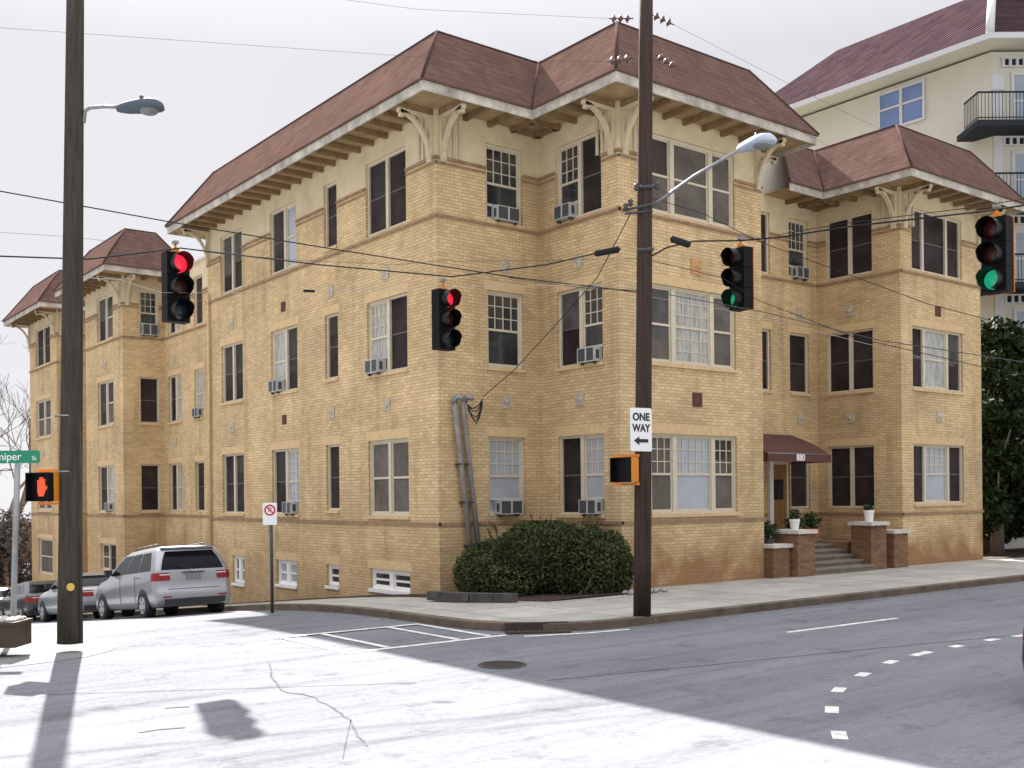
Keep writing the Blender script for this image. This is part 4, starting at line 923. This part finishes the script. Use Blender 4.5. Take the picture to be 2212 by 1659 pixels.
# =====================================================================  SIGNS AT STREET LEVEL
pw = on_z(588, 1312, .05)
npk = thing('no_parking_sign', 'small no parking sign on a dark post beside the side street', 'road sign', (pw.x, pw.y, g(pw.y)+.1)); npk['worldmesh'] = 1
dN = xy_depth(pw); tp = at(585, 1092, dN)
mb = MB(); mb.tube([Vector((pw.x, pw.y, g(pw.y)+.05)), tp], .032, 8); wpart('post', mb, DGREY, npk)
c = at(583, 1110, dN-.06); sd = Vector((1, 0, 0)).lerp(RT, .6).normalized(); nrm = Vector((sd.y, -sd.x, 0))
mb = MB(); plate(mb, c, sd, nrm, .26, .42, r=.02); wpart('plate', mb, SIGNW, npk)
RS = M('sign_red', (.55, .02, .03), .5); cc = c+UP*.07+nrm*.003; mb = MB(); n = 24
mb.grid([[cc+sd*r*math.cos(2*math.pi*i/n)+UP*r*math.sin(2*math.pi*i/n) for i in range(n)] for r in (.075, .105)], close=True, sm=False)
a_ = math.radians(-45); u_ = sd*math.cos(a_)+UP*math.sin(a_); v_ = -sd*math.sin(a_)+UP*math.cos(a_); mb.obox(cc-u_*.08-v_*.012, u_*.16, v_*.024, nrm*.002); wpart('prohibition_ring', mb, RS, npk)
text('P', .13, SIGNK, npk, cc+nrm*.0, sd, UP, 'lettering', ext=.001)
# street name sign
sp = on_z(30, 1347, .1); dS = 16.6
base = at(28, 1352, dS); base.z = .1
sn = thing('street_name_sign', 'green street name sign on a thin grey post at the far left', 'street sign', base); sn['worldmesh'] = 1
tp = at(38, 998, dS); mb = MB(); bt = at(28, 1352, dS); mb.tube([Vector((bt.x, bt.y, .1)), tp], .045, 10); wpart('post', mb, GALV, sn)
c = at(20, 987, dS-.06); sd = RT.copy(); nrm = -FW
mb = MB(); plate(mb, c, sd, nrm, .96, .20, r=.03); wpart('plate', mb, M('sign_green', (.01, .22, .12), .45), sn)
text('Juniper', .17, SIGNW, sn, c-sd*.05+nrm*.003, sd, UP, 'lettering'); text('St', .09, SIGNW, sn, c+sd*.39-UP*.025+nrm*.003, sd, UP, 'lettering')
# newspaper / planter box at the far left edge
bx_ = thing('concrete_planter', 'dark weathered box planter at the left edge of the pavement', 'planter', on_z(8, 1400, .12))
q = Vector(bx_.location); mb = MB(); mb.obox(-RT*.45-FW*.0, RT*.60, FW*.5, UP*.30); mb.obox(-RT*.47-FW*.02+UP*.301, RT*.64, FW*.54, UP*.045); part('box', mb, M('dark_timber', (.07, .05, .035), .9, var=.3), bx_)
mb = MB(); rr = random.Random(4)
for k in range(40): s = rr.uniform(.015, .04); ell(mb, tuple(-RT*rr.uniform(-.12, .4)+FW*rr.uniform(.05, .45)+UP*.36), (s*1.6, s*1.6, s), 8)
o = part('gravel', mb, CONC, bx_)
# =====================================================================  CARS
TYRE = M('tyre_rubber', (.02, .02, .02), .8); RIM = M('alloy_rim', (.45, .46, .48), .35, metal=.8); CARG = M('car_glass', (.004, .005, .007), .08, spec=.12)
TAIL = M('tail_lamp', (.22, .006, .008), .3, spec=.4); PLBL = M('black_plastic', (.025, .025, .028), .6); PLATE = M('number_plate', (.18, .20, .21), .5); CLEAR = M('clear_lamp', (.55, .55, .56), .2, spec=.8)
def paint(name, col, metal=.5, rough=.28):
    m = M(name, col, rough, metal=metal, spec=.6); b = m.node_tree.nodes['Principled BSDF']; b.inputs['Coat Weight'].default_value = .6; b.inputs['Coat Roughness'].default_value = .06; return m
def car(name, label, cat, sl, body, glass_z, tail, wheels, wr, W, loc, rz=0, grp='cars parked along the side street', scuttle=None, plate_z=.75, extra=None, bodytype='sedan'):
    """sl: horizontal slices (z, y_rear, y_front, half_width, r_rear, r_front)"""
    t = thing(name, label, cat, loc, rz, grp)
    def outline(z, yr, yf, hw, r0, r1, k=7):
        P = []
        for (cx_, cy_, r, a0) in ((hw-r0, yr+r0, r0, -90), (hw-r1, yf-r1, r1, 0), (-hw+r1, yf-r1, r1, 90), (-hw+r0, yr+r0, r0, 180)):
            for i in range(k): a = math.radians(a0+90*i/(k-1)); P.append((cx_+r*math.cos(a), cy_+r*math.sin(a), z))
        return P
    rows = [outline(*s) for s in sl]; mb = MB(); mb.grid(rows, close=True); mb.face(rows[-1]); mb.face(rows[0][::-1]); part('body', mb, body, t)
    def interp(z):
        for i in range(len(sl)-1):
            if sl[i][0] <= z <= sl[i+1][0]: q = (z-sl[i][0])/max(1e-6, sl[i+1][0]-sl[i][0]); return [sl[i][j]+(sl[i+1][j]-sl[i][j])*q for j in range(6)]
        return sl[-1]
    z0, z1 = glass_z; NZ = 5
    zz = [z0+(z1-z0)*i/NZ for i in range(NZ+1)]
    e = .006
    mb = MB(); rows = []
    for z in zz:
        s = interp(z); w_ = (s[3]-s[4])*1.0-.02; rows.append([(x, s[1]-e, z) for x in [-w_+2*w_*i/6 for i in range(7)]])
    mb.grid(rows); part('rear_window', mb, CARG, t)
    mb = MB(); rows = []
    for z in zz:
        s = interp(z); w_ = s[3]-s[5]*.8; rows.append([(x, s[2]+e, z) for x in [w_-2*w_*i/6 for i in range(7)]])
    mb.grid(rows); part('windscreen', mb, CARG, t)
    for sd_ in (-1, 1):
        yR = [interp(z)[1]+interp(z)[4]+.10 for z in zz]; yF = [interp(z)[2]-interp(z)[5]-.04 for z in zz]
        cuts = extra.get('side', (0, .32, .64, 1.0)) if extra else (0, .45, 1.0)
        for k in range(len(cuts)-1):
            rows = []
            for i, z in enumerate(zz):
                a = yR[i]+(yF[i]-yR[i])*cuts[k]+.025; b = yR[i]+(yF[i]-yR[i])*cuts[k+1]-.025; s = interp(z)
                r_ = [(sd_*(s[3]+e), y, z) for y in [a+(b-a)*j/3 for j in range(4)]]
                rows.append(r_ if sd_ > 0 else r_[::-1])
            part('side_window', MB().grid(rows), CARG, t)
        s = interp(z0)
        mb = MB(); mb.box(sd_*(s[3]) if sd_ > 0 else -s[3]-.16, yF[0]-.12, z0+.02, s[3]+.16 if sd_ > 0 else -s[3], yF[0]-.02, z0+.15); part('mirror', mb, PLBL, t)
    # lamps and plate
    s = interp((tail[0]+tail[1])/2)
    for sd_ in (-1, 1):
        mb = MB(); rows = []
        for z in (tail[0], (tail[0]+tail[1])/2, tail[1]):
            q = interp(z); hw = q[3]; r0 = q[4]; row = []
            pts = [(hw-r0-tail[2], q[1]-e)]
            for i in range(6): a = math.radians(-90+90*i/5); pts.append((hw-r0+(r0+e)*math.cos(a), q[1]+r0+(r0+e)*math.sin(a)))
            pts.append((hw+e, q[1]+r0+tail[3])); rows.append([(x*sd_, y, z) for x, y in (pts if sd_ > 0 else pts[::-1])])
        mb.grid(rows, sm=True); tl = part('tail_light', mb, TAIL, t)
        mb = MB(); rows = []; zc = tail[1]-(tail[1]-tail[0])*.25
        for z in (zc-.012, zc+.012):
            q = interp(z); rows.append([(x*sd_, q[1]-e-.003, z) for x in ((q[3]-q[4]-tail[2], q[3]-q[4]+.02) if sd_ > 0 else (q[3]-q[4]+.02, q[3]-q[4]-tail[2]))])
        mb.grid(rows, sm=False); part('lamp_strip', mb, CLEAR, tl)
        q = interp(tail[0]-.05); mb = MB(); z = .62; q = interp(z); 
        mb.box(sd_*(q[3]-.42) if sd_ > 0 else -q[3]+.12, q[2]-.04, z-.07, sd_*(q[3]-.12) if sd_ > 0 else -q[3]+.42, q[2]+.008, z+.07); part('headlight', mb, CLEAR, t)
    q = interp(plate_z); mb = MB(); mb.box(-.17, q[1]-.02, plate_z-.075, .17, q[1]-.002, plate_z+.075); part('number_plate', mb, PLATE, t)
    mb = MB(); s0 = sl[0]; mb.grid([outline(s0[0]-.02, s0[1]+.03, s0[2]-.03, s0[3]-.03, s0[4], s0[5]), outline(s0[0]+.001, s0[1]+.02, s0[2]-.02, s0[3]-.02, s0[4], s0[5])], close=True)
    mb.face(outline(s0[0]-.02, s0[1]+.03, s0[2]-.03, s0[3]-.03, s0[4], s0[5])[::-1])
    q = interp(.36); mb.box(-q[3]+.18, q[1]-.012, .27, q[3]-.18, q[1]+.05, .40); part('lower_bumper', mb, PLBL, t)
    for wy in wheels:
        for sd_ in (-1, 1):
            x1 = sd_*(W/2+.004)
            mb = MB(); n = 24; ar = [(x1, wy+(wr+.055)*math.cos(2*math.pi*i/n), max(sl[0][0]-.02, wr+(wr+.055)*math.sin(2*math.pi*i/n))) for i in range(n)]
            mb.face(ar if sd_ < 0 else ar[::-1]); part('wheel_arch', mb, PLBL, t)
            mb = MB(); xo = sd_*(W/2+.02); xi = sd_*(W/2-.2)
            mb.tube([(xi, wy, wr), (xi+sd_*.02, wy, wr), (xo-sd_*.03, wy, wr), (xo, wy, wr)], [wr-.03, wr, wr, wr-.03], 28); wh = part('wheel', mb, TYRE, t)
            mb = MB(); mb.tube([(xo-sd_*.02, wy, wr), (xo+sd_*.006, wy, wr)], wr*.62, 24)
            part('rim', mb, RIM, wh)
            mb = MB()
            for k in range(5):
                a = 2*math.pi*k/5+.3; mb.obox(Vector((xo+sd_*.007, wy+math.cos(a)*wr*.3-math.sin(a)*.018, wr+math.sin(a)*wr*.3+math.cos(a)*.018)), (sd_*.003, 0, 0), Vector((0, math.cos(a), math.sin(a)))*wr*.26, Vector((0, -math.sin(a), math.cos(a)))*-.036)
            part('rim_opening', mb, PLBL, wh)
    return t, interp
SILV = paint('silver_paint', (.30, .31, .33)); SILV2 = paint('pale_silver_paint', (.34, .36, .39)); DARKP = paint('charcoal_paint', (.035, .04, .045)); REDP = paint('dark_red_paint', (.16, .01, .015), .3); NAVY = paint('black_paint', (.012, .012, .015))
VAN = [(.24, .10, 4.52, .80, .10, .3), (.30, .02, 4.58, .85, .14, .35), (.42, .0, 4.6, .87, .16, .4), (.58, .02, 4.6, .875, .16, .42), (.62, .05, 4.58, .875, .16, .42), (.80, .06, 4.45, .872, .15, .45), (.90, .075, 4.2, .865, .14, .45), (.95, .085, 3.75, .86, .13, .4), (.985, .09, 3.5, .855, .12, .3), (1.08, .12, 3.3, .83, .12, .25), (1.30, .22, 2.95, .77, .14, .25), (1.46, .31, 2.62, .70, .16, .3), (1.53, .38, 2.42, .64, .2, .35), (1.565, .55, 2.15, .5, .25, .4), (1.575, .8, 1.9, .3, .28, .28)]
vy = 22.45
van, iv = car('minivan', 'silver minivan parked nearest on the side street, seen from behind', 'minivan', VAN, SILV, (1.03, 1.44), (.80, .97, .20, .07), (.82, 3.72), .30, 1.75, (8.72, vy, g(vy+2.2)+.0), extra={'side': (0, .3, .64, 1.0)}, plate_z=.87)
def pitch(o, y, L_): o.rotation_euler = (math.atan2(g(y+L_)-g(y), L_), 0, 0); o.location.z = g(y+.3)+.0
pitch(van, vy, 4.6)
mb = MB(); mb.box(-.60, .30, 1.50, .60, .56, 1.535); part('spoiler', mb, SILV, van)
for sx in (-1, 1):
    mb = MB(); mb.tube([(sx*.52, .75, 1.58), (sx*.52, .8, 1.625), (sx*.52, 2.1, 1.61), (sx*.52, 2.15, 1.56)], .016, 8); part('roof_rail', mb, PLBL, van)
mb = MB(); 
for sx in (-1, 1):
    for y in (1.32, 2.35): mb.box(sx*.877 if sx > 0 else -.882, y, .36, .882 if sx > 0 else -.877, y+.008, .98)
    mb.box(sx*.874 if sx > 0 else -.882, .95, .905, .882 if sx > 0 else -.874, 1.3, .915)
part('door_seam', mb, PLBL, van)
mb = MB(); mb.box(-.58, .03, .605, .58, .047, .615); mb.box(-.25, .045, .955, .25, .062, .975); part('tailgate_seam', mb, PLBL, van)
SED = [(.24, .12, 4.12, .74, .12, .3), (.32, .03, 4.2, .80, .18, .4), (.45, .0, 4.22, .815, .2, .42), (.62, .03, 4.18, .815, .2, .45), (.78, .06, 4.0, .805, .18, .45), (.855, .10, 3.6, .79, .18, .4), (.885, .22, 3.15, .78, .18, .35), (.905, .62, 3.0, .76, .16, .25), (1.0, .80, 2.85, .73, .15, .22), (1.16, 1.08, 2.55, .66, .16, .22), (1.25, 1.28, 2.32, .60, .2, .25), (1.29, 1.45, 2.1, .5, .22, .25), (1.30, 1.6, 1.95, .3, .15, .15)]
def sedan(y, label, mat, x=8.72):
    t, _ = car('sedan', label, 'car', SED, mat, (.92, 1.20), (.63, .80, .24, .08), (.78, 3.35), .29, 1.63, (x, y, g(y)), plate_z=.62, extra={'side': (0, .5, 1.0)}); pitch(t, y, 4.2); return t
sedan(28.15, 'pale silver sedan parked directly ahead of the minivan', SILV2, 8.62)
sedan(33.5, 'charcoal sedan parked between the pale silver sedan and the red car', DARKP, 8.7)
sedan(39.0, 'dark red sedan farthest along the parked row at the left edge', REDP, 8.75)
t, _ = car('sedan', 'black car cut off by the right edge on the main road', 'car', SED, NAVY, (.92, 1.20), (.63, .80, .24, .08), (.78, 3.35), .29, 1.63, (10.28, 4.38, 0), rz=-math.pi/2, plate_z=.62, extra={'side': (0, .5, 1.0)}, grp=None)
# =====================================================================  BACKGROUND BUILDING
CREAM = M('cream_render', (0.50, 0.50, 0.43), .9, var=.06, vscale=.6); WHT2 = M('white_trim_far', (0.50, 0.51, 0.53), .7); RAIL = M('railing_dark', (.02, .024, .03), .7, spec=.15)
bb = thing('background_apartment_block', 'tall cream apartment block with purple brown tiled roof behind the brick building', 'apartment building', (40, 21.3, 0))
bx0, by0, bx1, by1, bz = 39.9, 21.0, 66.0, 32.9, 19.1
E0 = Vector((38.95, 20.35)); ov = .95; rt2 = Vector((RT.x, RT.y)).normalized(); E1 = E0+rt2*9.0
eave = [Vector((38.95, by1+ov)), E0, E1, Vector((67, E1.y)), Vector((67, by1+ov))]
def goff(poly, o):
    out = []; n = len(poly)
    for i in range(n):
        p, q, r = poly[i-1], poly[i], poly[(i+1) % n]
        d1 = (q-p).normalized(); d2 = (r-q).normalized(); n1 = Vector((d1.y, -d1.x)); n2 = Vector((d2.y, -d2.x)); b = (n1+n2).normalized(); out.append(q+b*(o/b.dot(n1)))
    return out
wl = goff(eave, -ov); tt = goff(eave, -4.0); zt_ = 23.0; n_e = len(eave)
mb = MB()
for i in range(n_e): j = (i+1) % n_e; mb.face([(*wl[i], -4.5), (*wl[j], -4.5), (*wl[j], bz), (*wl[i], bz)])
wpart('wall', mb, CREAM, bb)
mb = MB()
for i in range(n_e): j = (i+1) % n_e; mb.face([(*eave[i], bz+.3), (*eave[j], bz+.3), (*tt[j], zt_), (*tt[i], zt_)])
mb.face([(*p, zt_) for p in tt]); rf = wpart('roof', mb, TILE, bb)
mb = MB(); gi = goff(eave, .14)
for i in range(n_e):
    j = (i+1) % n_e
    mb.face([(*gi[i], bz+.08), (*gi[j], bz+.08), (*gi[j], bz+.30), (*gi[i], bz+.30)]); mb.face([(*gi[i], bz+.30), (*gi[j], bz+.30), (*eave[j], bz+.30), (*eave[i], bz+.30)]); mb.face([(*gi[i], bz+.08), (*eave[i], bz+.08), (*eave[j], bz+.08), (*gi[j], bz+.08)])
link('gutter', mb, WHT2, rf)
mb = MB().face([(*p, bz+.10) for p in eave][::-1]); link('soffit', mb, CREAM, rf)
for q in (1, 2):
    mb = MB(); mb.tube([(*eave[q], bz+.35), (*tt[q], zt_+.05)], .16, 8); link('ridge_cap', mb, WHT2, rf)
bx0 = wl[1].x
def bwin(px0, px1, pyt, pyb, plane='x', mat=BLUEG, nm='window', grid=(2, 2)):
    if plane == 'x': P0, P1 = on_x(px0, pyt, bx0), on_x(px1, pyb, bx0); a, b = P0.y, P1.y; z1 = P0.z if 0 else on_x((px0+px1)/2, (pyt), bx0).z; 
    else: P0, P1 = on_y(px0, pyt, by0), on_y(px1, pyb, by0); a, b = P0.x, P1.x
    return a, b
def far_window(plane, a, b, z0, z1, cols, rows_, mat=BLUEG):
    a, b = min(a, b), max(a, b); mb = MB(); fr = MB()
    def bxx(m, u0, u1, zz0, zz1, o0, o1):
        if plane == 'x': m.box(bx0-o1, u0, zz0, bx0-o0, u1, zz1)
        else: m.box(u0, by0-o1, zz0, u1, by0-o0, zz1)
    bxx(fr, a, b, z0, z0+.1, 0, .08); bxx(fr, a, b, z1-.1, z1, 0, .08); bxx(fr, a, a+.1, z0+.1, z1-.1, 0, .08); bxx(fr, b-.1, b, z0+.1, z1-.1, 0, .08)
    for c in range(1, cols): u = a+(b-a)*c/cols; bxx(fr, u-.06, u+.06, z0+.1, z1-.1, 0, .081)
    for r in range(1, rows_): z = z0+(z1-z0)*r/rows_*(1.1 if rows_ == 2 else 1); bxx(fr, a+.1, b-.1, z-.04, z+.04, 0, .079)
    w_ = wpart('window', fr, WHT2, bb); bxx(mb, a+.1, b-.1, z0+.1, z1-.1, 0.002, .03); link('pane', mb, mat, w_)
ya, yb = on_x(1999, 200, bx0).y, on_x(1898, 240, bx0).y; zt1 = on_x(1999, 170, bx0).z; zb1 = on_x(1999, 258, bx0).z
far_window('x', ya, yb, zb1, zt1, 2, 2)
for k in (1, 2, 3): far_window('x', ya, yb, zb1-3.05*k, zt1-3.05*k, 2, 2)
BALG = M('pale_blue_glass', (.26, .31, .37), .2, spec=.7, var=.15, vscale=1.0)
W1 = Vector((*wl[1], 0)); RX = Vector((rt2.x, rt2.y, 0)); NX = Vector((rt2.y, -rt2.x, 0))   # bay face: along RX, outward NX
def cb(m, u0, u1, z0, z1, o0, o1): m.obox(W1+RX*u0+NX*o0+UP*z0, RX*(u1-u0), NX*(o1-o0), UP*(z1-z0))
for lv in range(5):
    zs_ = 16.05-3.05*lv
    for k in range(3):
        u = .75+k*1.25; fr = MB(); cb(fr, u, u+.12, zs_+.05, zs_+2.25, 0, .06); cb(fr, u+.88, u+1.0, zs_+.05, zs_+2.25, 0, .06); cb(fr, u+.12, u+.88, zs_+2.13, zs_+2.25, 0, .06); cb(fr, u+.12, u+.88, zs_+.05, zs_+.2, 0, .06); cb(fr, u+.12, u+.88, zs_+1.1, zs_+1.18, 0, .05)
        w_ = wpart('balcony_door', fr, WHT2, bb); mb = MB(); cb(mb, u+.12, u+.88, zs_+.2, zs_+1.1, .002, .03); cb(mb, u+.12, u+.88, zs_+1.18, zs_+2.13, .002, .03); link('pane', mb, BALG, w_)
    mb = MB(); cb(mb, .35, 7, zs_+2.44, zs_+2.50, 0, .09); cb(mb, .35, 7, zs_+2.76, zs_+2.82, 0, .09)
    for k in range(24): cb(mb, .4+k*.27, .5+k*.27, zs_+2.50, zs_+2.76, .0, .08)
    wpart('lattice_frieze', mb, WHT2, bb)
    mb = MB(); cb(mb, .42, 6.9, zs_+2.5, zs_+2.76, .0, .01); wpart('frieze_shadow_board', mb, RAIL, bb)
    mb = MB(); cb(mb, -1.1, 8, zs_-.22, zs_, -.6, 1.25); bal = wpart('balcony', mb, RAIL, bb)
    mb = MB(); c0, c1 = W1-RX*1.05+NX*1.2+UP*zs_, W1+RX*8+NX*1.2+UP*zs_; cm = W1-RX*1.05-NX*.0+UP*zs_
    for a, b in ((cm, c0), (c0, c1)):
        mb.tube([a+UP*1.05, b+UP*1.05], .035, 6); mb.tube([a+UP*.1, b+UP*.1], .02, 6); L_ = (b-a).length; n_ = int(L_/.13)
        for k in range(n_+1): q = a.lerp(b, k/n_); mb.obox(q-RX*.009-NX*.009, RX*.018, NX*.018, UP*1.05)
    link('railing', mb, RAIL, bal)
mb = MB(); cb(mb, .05, .38, 0, 17.6, .0, .08); cb(mb, .0, .44, 17.6, 18.2, .0, .12); wpart('pilaster', mb, WHT2, bb)
# =====================================================================  TREES
BARK = M('bark', (.10, .085, .078), .9, var=.3, vscale=6)
def leafy_tree(label, x, y, z, h, rad, n, seed, mat, size=.11):
    rr = random.Random(seed); t = thing('evergreen_tree', label, 'tree', (x, y, z), 0, 'dark trees right of the brick building')
    mb = MB(); mb.tube([(0, 0, -.2), (0.05, 0, h*.3), (-.05, .05, h*.6), (0, 0, h*.92)], [.22, .17, .1, .03], 8)
    for k in range(9):
        a = rr.uniform(0, 6.28); zz = h*rr.uniform(.2, .7); mb.tube([(0, 0, zz), (math.cos(a)*rad*.4, math.sin(a)*rad*.4, zz+h*.08), (math.cos(a)*rad*.75, math.sin(a)*rad*.75, zz+h*.18)], [.07, .045, .02], 5)
    part('trunk', mb, BARK, t); cr = MB()
    for k in range(26):
        a = rr.uniform(0, 6.28); f_ = rr.random()**.5; zz = h*rr.uniform(.14, .93); rt = rad*(1-.55*max(0, zz/h-.45)/.55)
        leaves(cr, (math.cos(a)*rt*f_*.75, math.sin(a)*rt*f_*.75, zz), (rad*.42, rad*.42, h*.1), n//26, size, rr, shell=.5)
    part('crown', cr, mat, t); return t
leafy_tree('dark evergreen tree beside the right end of the brick building', 31.9, 16.6, .1, 6.2, 1.45, 17000, 21, LEAFD, .12)
leafy_tree('dense dark tree just behind the first one right of the building', 34.6, 18.4, .1, 7.6, 2.8, 24000, 22, LEAFD, .15)
leafy_tree('taller green tree behind the dark evergreens in front of the cream block', 36.5, 21.0, .1, 8.6, 2.8, 17000, 23, LEAF, .14)
leafy_tree('dark evergreen at the right edge over the pavement', 36.6, 16.5, .1, 6.4, 2.3, 19000, 24, LEAFD, .14)
def bare_tree(label, x, y, z, h, seed, r=.16, mat=BARK, name='bare_tree', depth=6, grp='bare trees beyond the far wing', spread=.55):
    rr = random.Random(seed); t = thing(name, label, 'tree', (x, y, z), 0, grp); tr = MB(); cr = MB()
    def grow(p, d, L_, r_, lv):
        q = p+d*L_; m_ = (p+q)/2+Vector((rr.uniform(-1, 1), rr.uniform(-1, 1), rr.uniform(-1, 1)))*L_*.06
        (tr if lv < 2 else cr).tube([p, m_, q], [r_, r_*.85, r_*.68], 6 if lv < 3 else 3, caps=False)
        if lv >= depth: return
        for k in range(rr.choice((2, 3, 3)) if lv < 4 else 3):
            a = d.orthogonal().normalized(); a.rotate(__import__('mathutils').Quaternion(d, rr.uniform(0, 6.28)))
            nd = (d+a*rr.uniform(.35, 1.0)*spread*1.6+UP*.12).normalized(); grow(q if k else p.lerp(q, rr.uniform(.75, 1)), nd, L_*rr.uniform(.62, .85), r_*.62, lv+1)
    grow(Vector((0, 0, -.2)), UP, h*.26, r, 0); part('trunk', tr, mat, t); part('branches', cr, mat, t); return t
bare_tree('bare grey tree with fine twigs beyond the end of the building', 12.6, 58.0, g(58), 17.5, 31, .22)
bare_tree('smaller bare tree in front of the open sky at the far left', 9.3, 47.0, g(47), 15.5, 32, .14)
bare_tree('leafless tree farther down the side street', 15.0, 70.0, g(70), 18.0, 33, .22)
BLOS = M('plum_leaf', (.10, .085, .088), .8, var=.5, vscale=2); BRUSH = M('dark_brush', (.04, .04, .038), .9, var=.4, vscale=2)
t = thing('flowering_shrub', 'greyish pink bushy tree under the street name sign beyond the parked cars', 'tree', (12.3, 57, g(57)))
mb = MB(); rr = random.Random(9)
for k in range(30): leaves(mb, (rr.uniform(-3.4, 1.0), rr.uniform(-1.5, 1.5), rr.uniform(.8, 5.0)), (1.1, 1.0, .9), 700, .13, rr, shell=.3)
part('crown', mb, BLOS, t); mb = MB(); mb.tube([(0, 0, -.2), (.1, 0, 2), (0, .1, 4.5)], [.2, .15, .06], 8); mb.tube([(0, 0, 1.4), (-1, .1, 3), (-1.8, .3, 4.6)], [.12, .09, .03], 6); part('trunk', mb, BARK, t)
o = MB(); rr = random.Random(19)
for k in range(110): leaves(o, (rr.uniform(-14, 22), rr.uniform(56, 66), g(60)+rr.uniform(.1, 3.0)), (2.0, 1.6, 1.2), 260, .22, rr, shell=.4)
o = link('undergrowth', o, BRUSH); o['kind'] = 'stuff'; tag(o, 'dark undergrowth at the end of the side street', 'undergrowth')

o = MB(); rr = random.Random(29)
for k in range(46): leaves(o, (rr.uniform(31.5, 46), rr.uniform(21, 26)+0, rr.uniform(.2, 2.2)), (1.6, 1.0, 1.1), 300, .17, rr, shell=.4)
o = link('undergrowth', o, BRUSH); o['kind'] = 'stuff'; tag(o, 'dark undergrowth behind the evergreens right of the brick building', 'undergrowth')

soil = MB(); soil.grid([[(x, y, gz(y)+.135) for x in (30.25, 40, 60)] for y in (15.7, 17, 19, 22, 26, 34)], sm=False); struct('ground_soil', soil, SOIL)

near = MB(); near.grid([[(x, y, .006) for x in (-130, -20, 0, 8, 60)] for y in (-60, -20, -5, .6)], sm=False); struct('pavement', near, PAVE)  # unseen pale paving behind the camera, added to bounce light onto street walls

# dead leaves and grit gathered along the kerbs and the foot of the walls
LIT = M('leaf_litter_brown', (0.16, 0.10, 0.055), .95, spec=0.0, var=.5, vscale=30)
lt = MB(); rr = random.Random(77)
def scrap(x, y, z, s):
    a = rr.uniform(0, 6.28); u = Vector((math.cos(a), math.sin(a), rr.uniform(-.2, .2)))*s; v = Vector((-math.sin(a), math.cos(a), rr.uniform(-.2, .2)))*s*.6; c = Vector((x, y, z)); lt.face([c-u, c-v, c+u, c+v])
for _ in range(900): x = rr.uniform(11.5, 34); scrap(x, KY-abs(rr.gauss(0, .16))-.03, .012, rr.uniform(.01, .03))
for _ in range(260): y = rr.uniform(14.3, 24); scrap(KX-abs(rr.gauss(0, .14))-.03, y, g(y)+.012, rr.uniform(.01, .03))
for _ in range(300): x = rr.uniform(15.6, 30); scrap(x, 16.1-abs(rr.gauss(0, .18)), .14, rr.uniform(.01, .028))
for _ in range(260): x = rr.uniform(11, 30); scrap(x, rr.uniform(12.5, 15.8), .135, rr.uniform(.008, .02))
for _ in range(160): scrap(rr.uniform(11.6, 14.5), rr.uniform(14.6, 15.9), .14, rr.uniform(.012, .03))
o = link('leaf_litter', lt, LIT); o['kind'] = 'stuff'; tag(o, 'dead brown leaves scattered along the kerb and walls', 'leaf litter')
# seams of old asphalt repairs
seg((1180, 1470), (1500, 1440), (1900, 1400), (2300, 1362), wd=.02, name='road_seam', mat=TAR)
seg((100, 1500), (500, 1488), (900, 1475), wd=.018, name='road_seam', mat=TAR)

mb = MB(); mb.tube([(.0, .05, 1.00), (.02, .03, 1.02), (-.30, .06, 1.13)], .008, 5); part('rear_wiper', mb, PLBL, van)
mb = MB(); mb.box(-.07, .03, .985, .07, .045, 1.0); part('badge_bar', mb, CLEAR, van)
for sx in (-1, 1):
    mb = MB(); mb.box(sx*.62-.09, -.012, .43, sx*.62+.09, .02, .46); part('reflector', mb, TAIL, van)
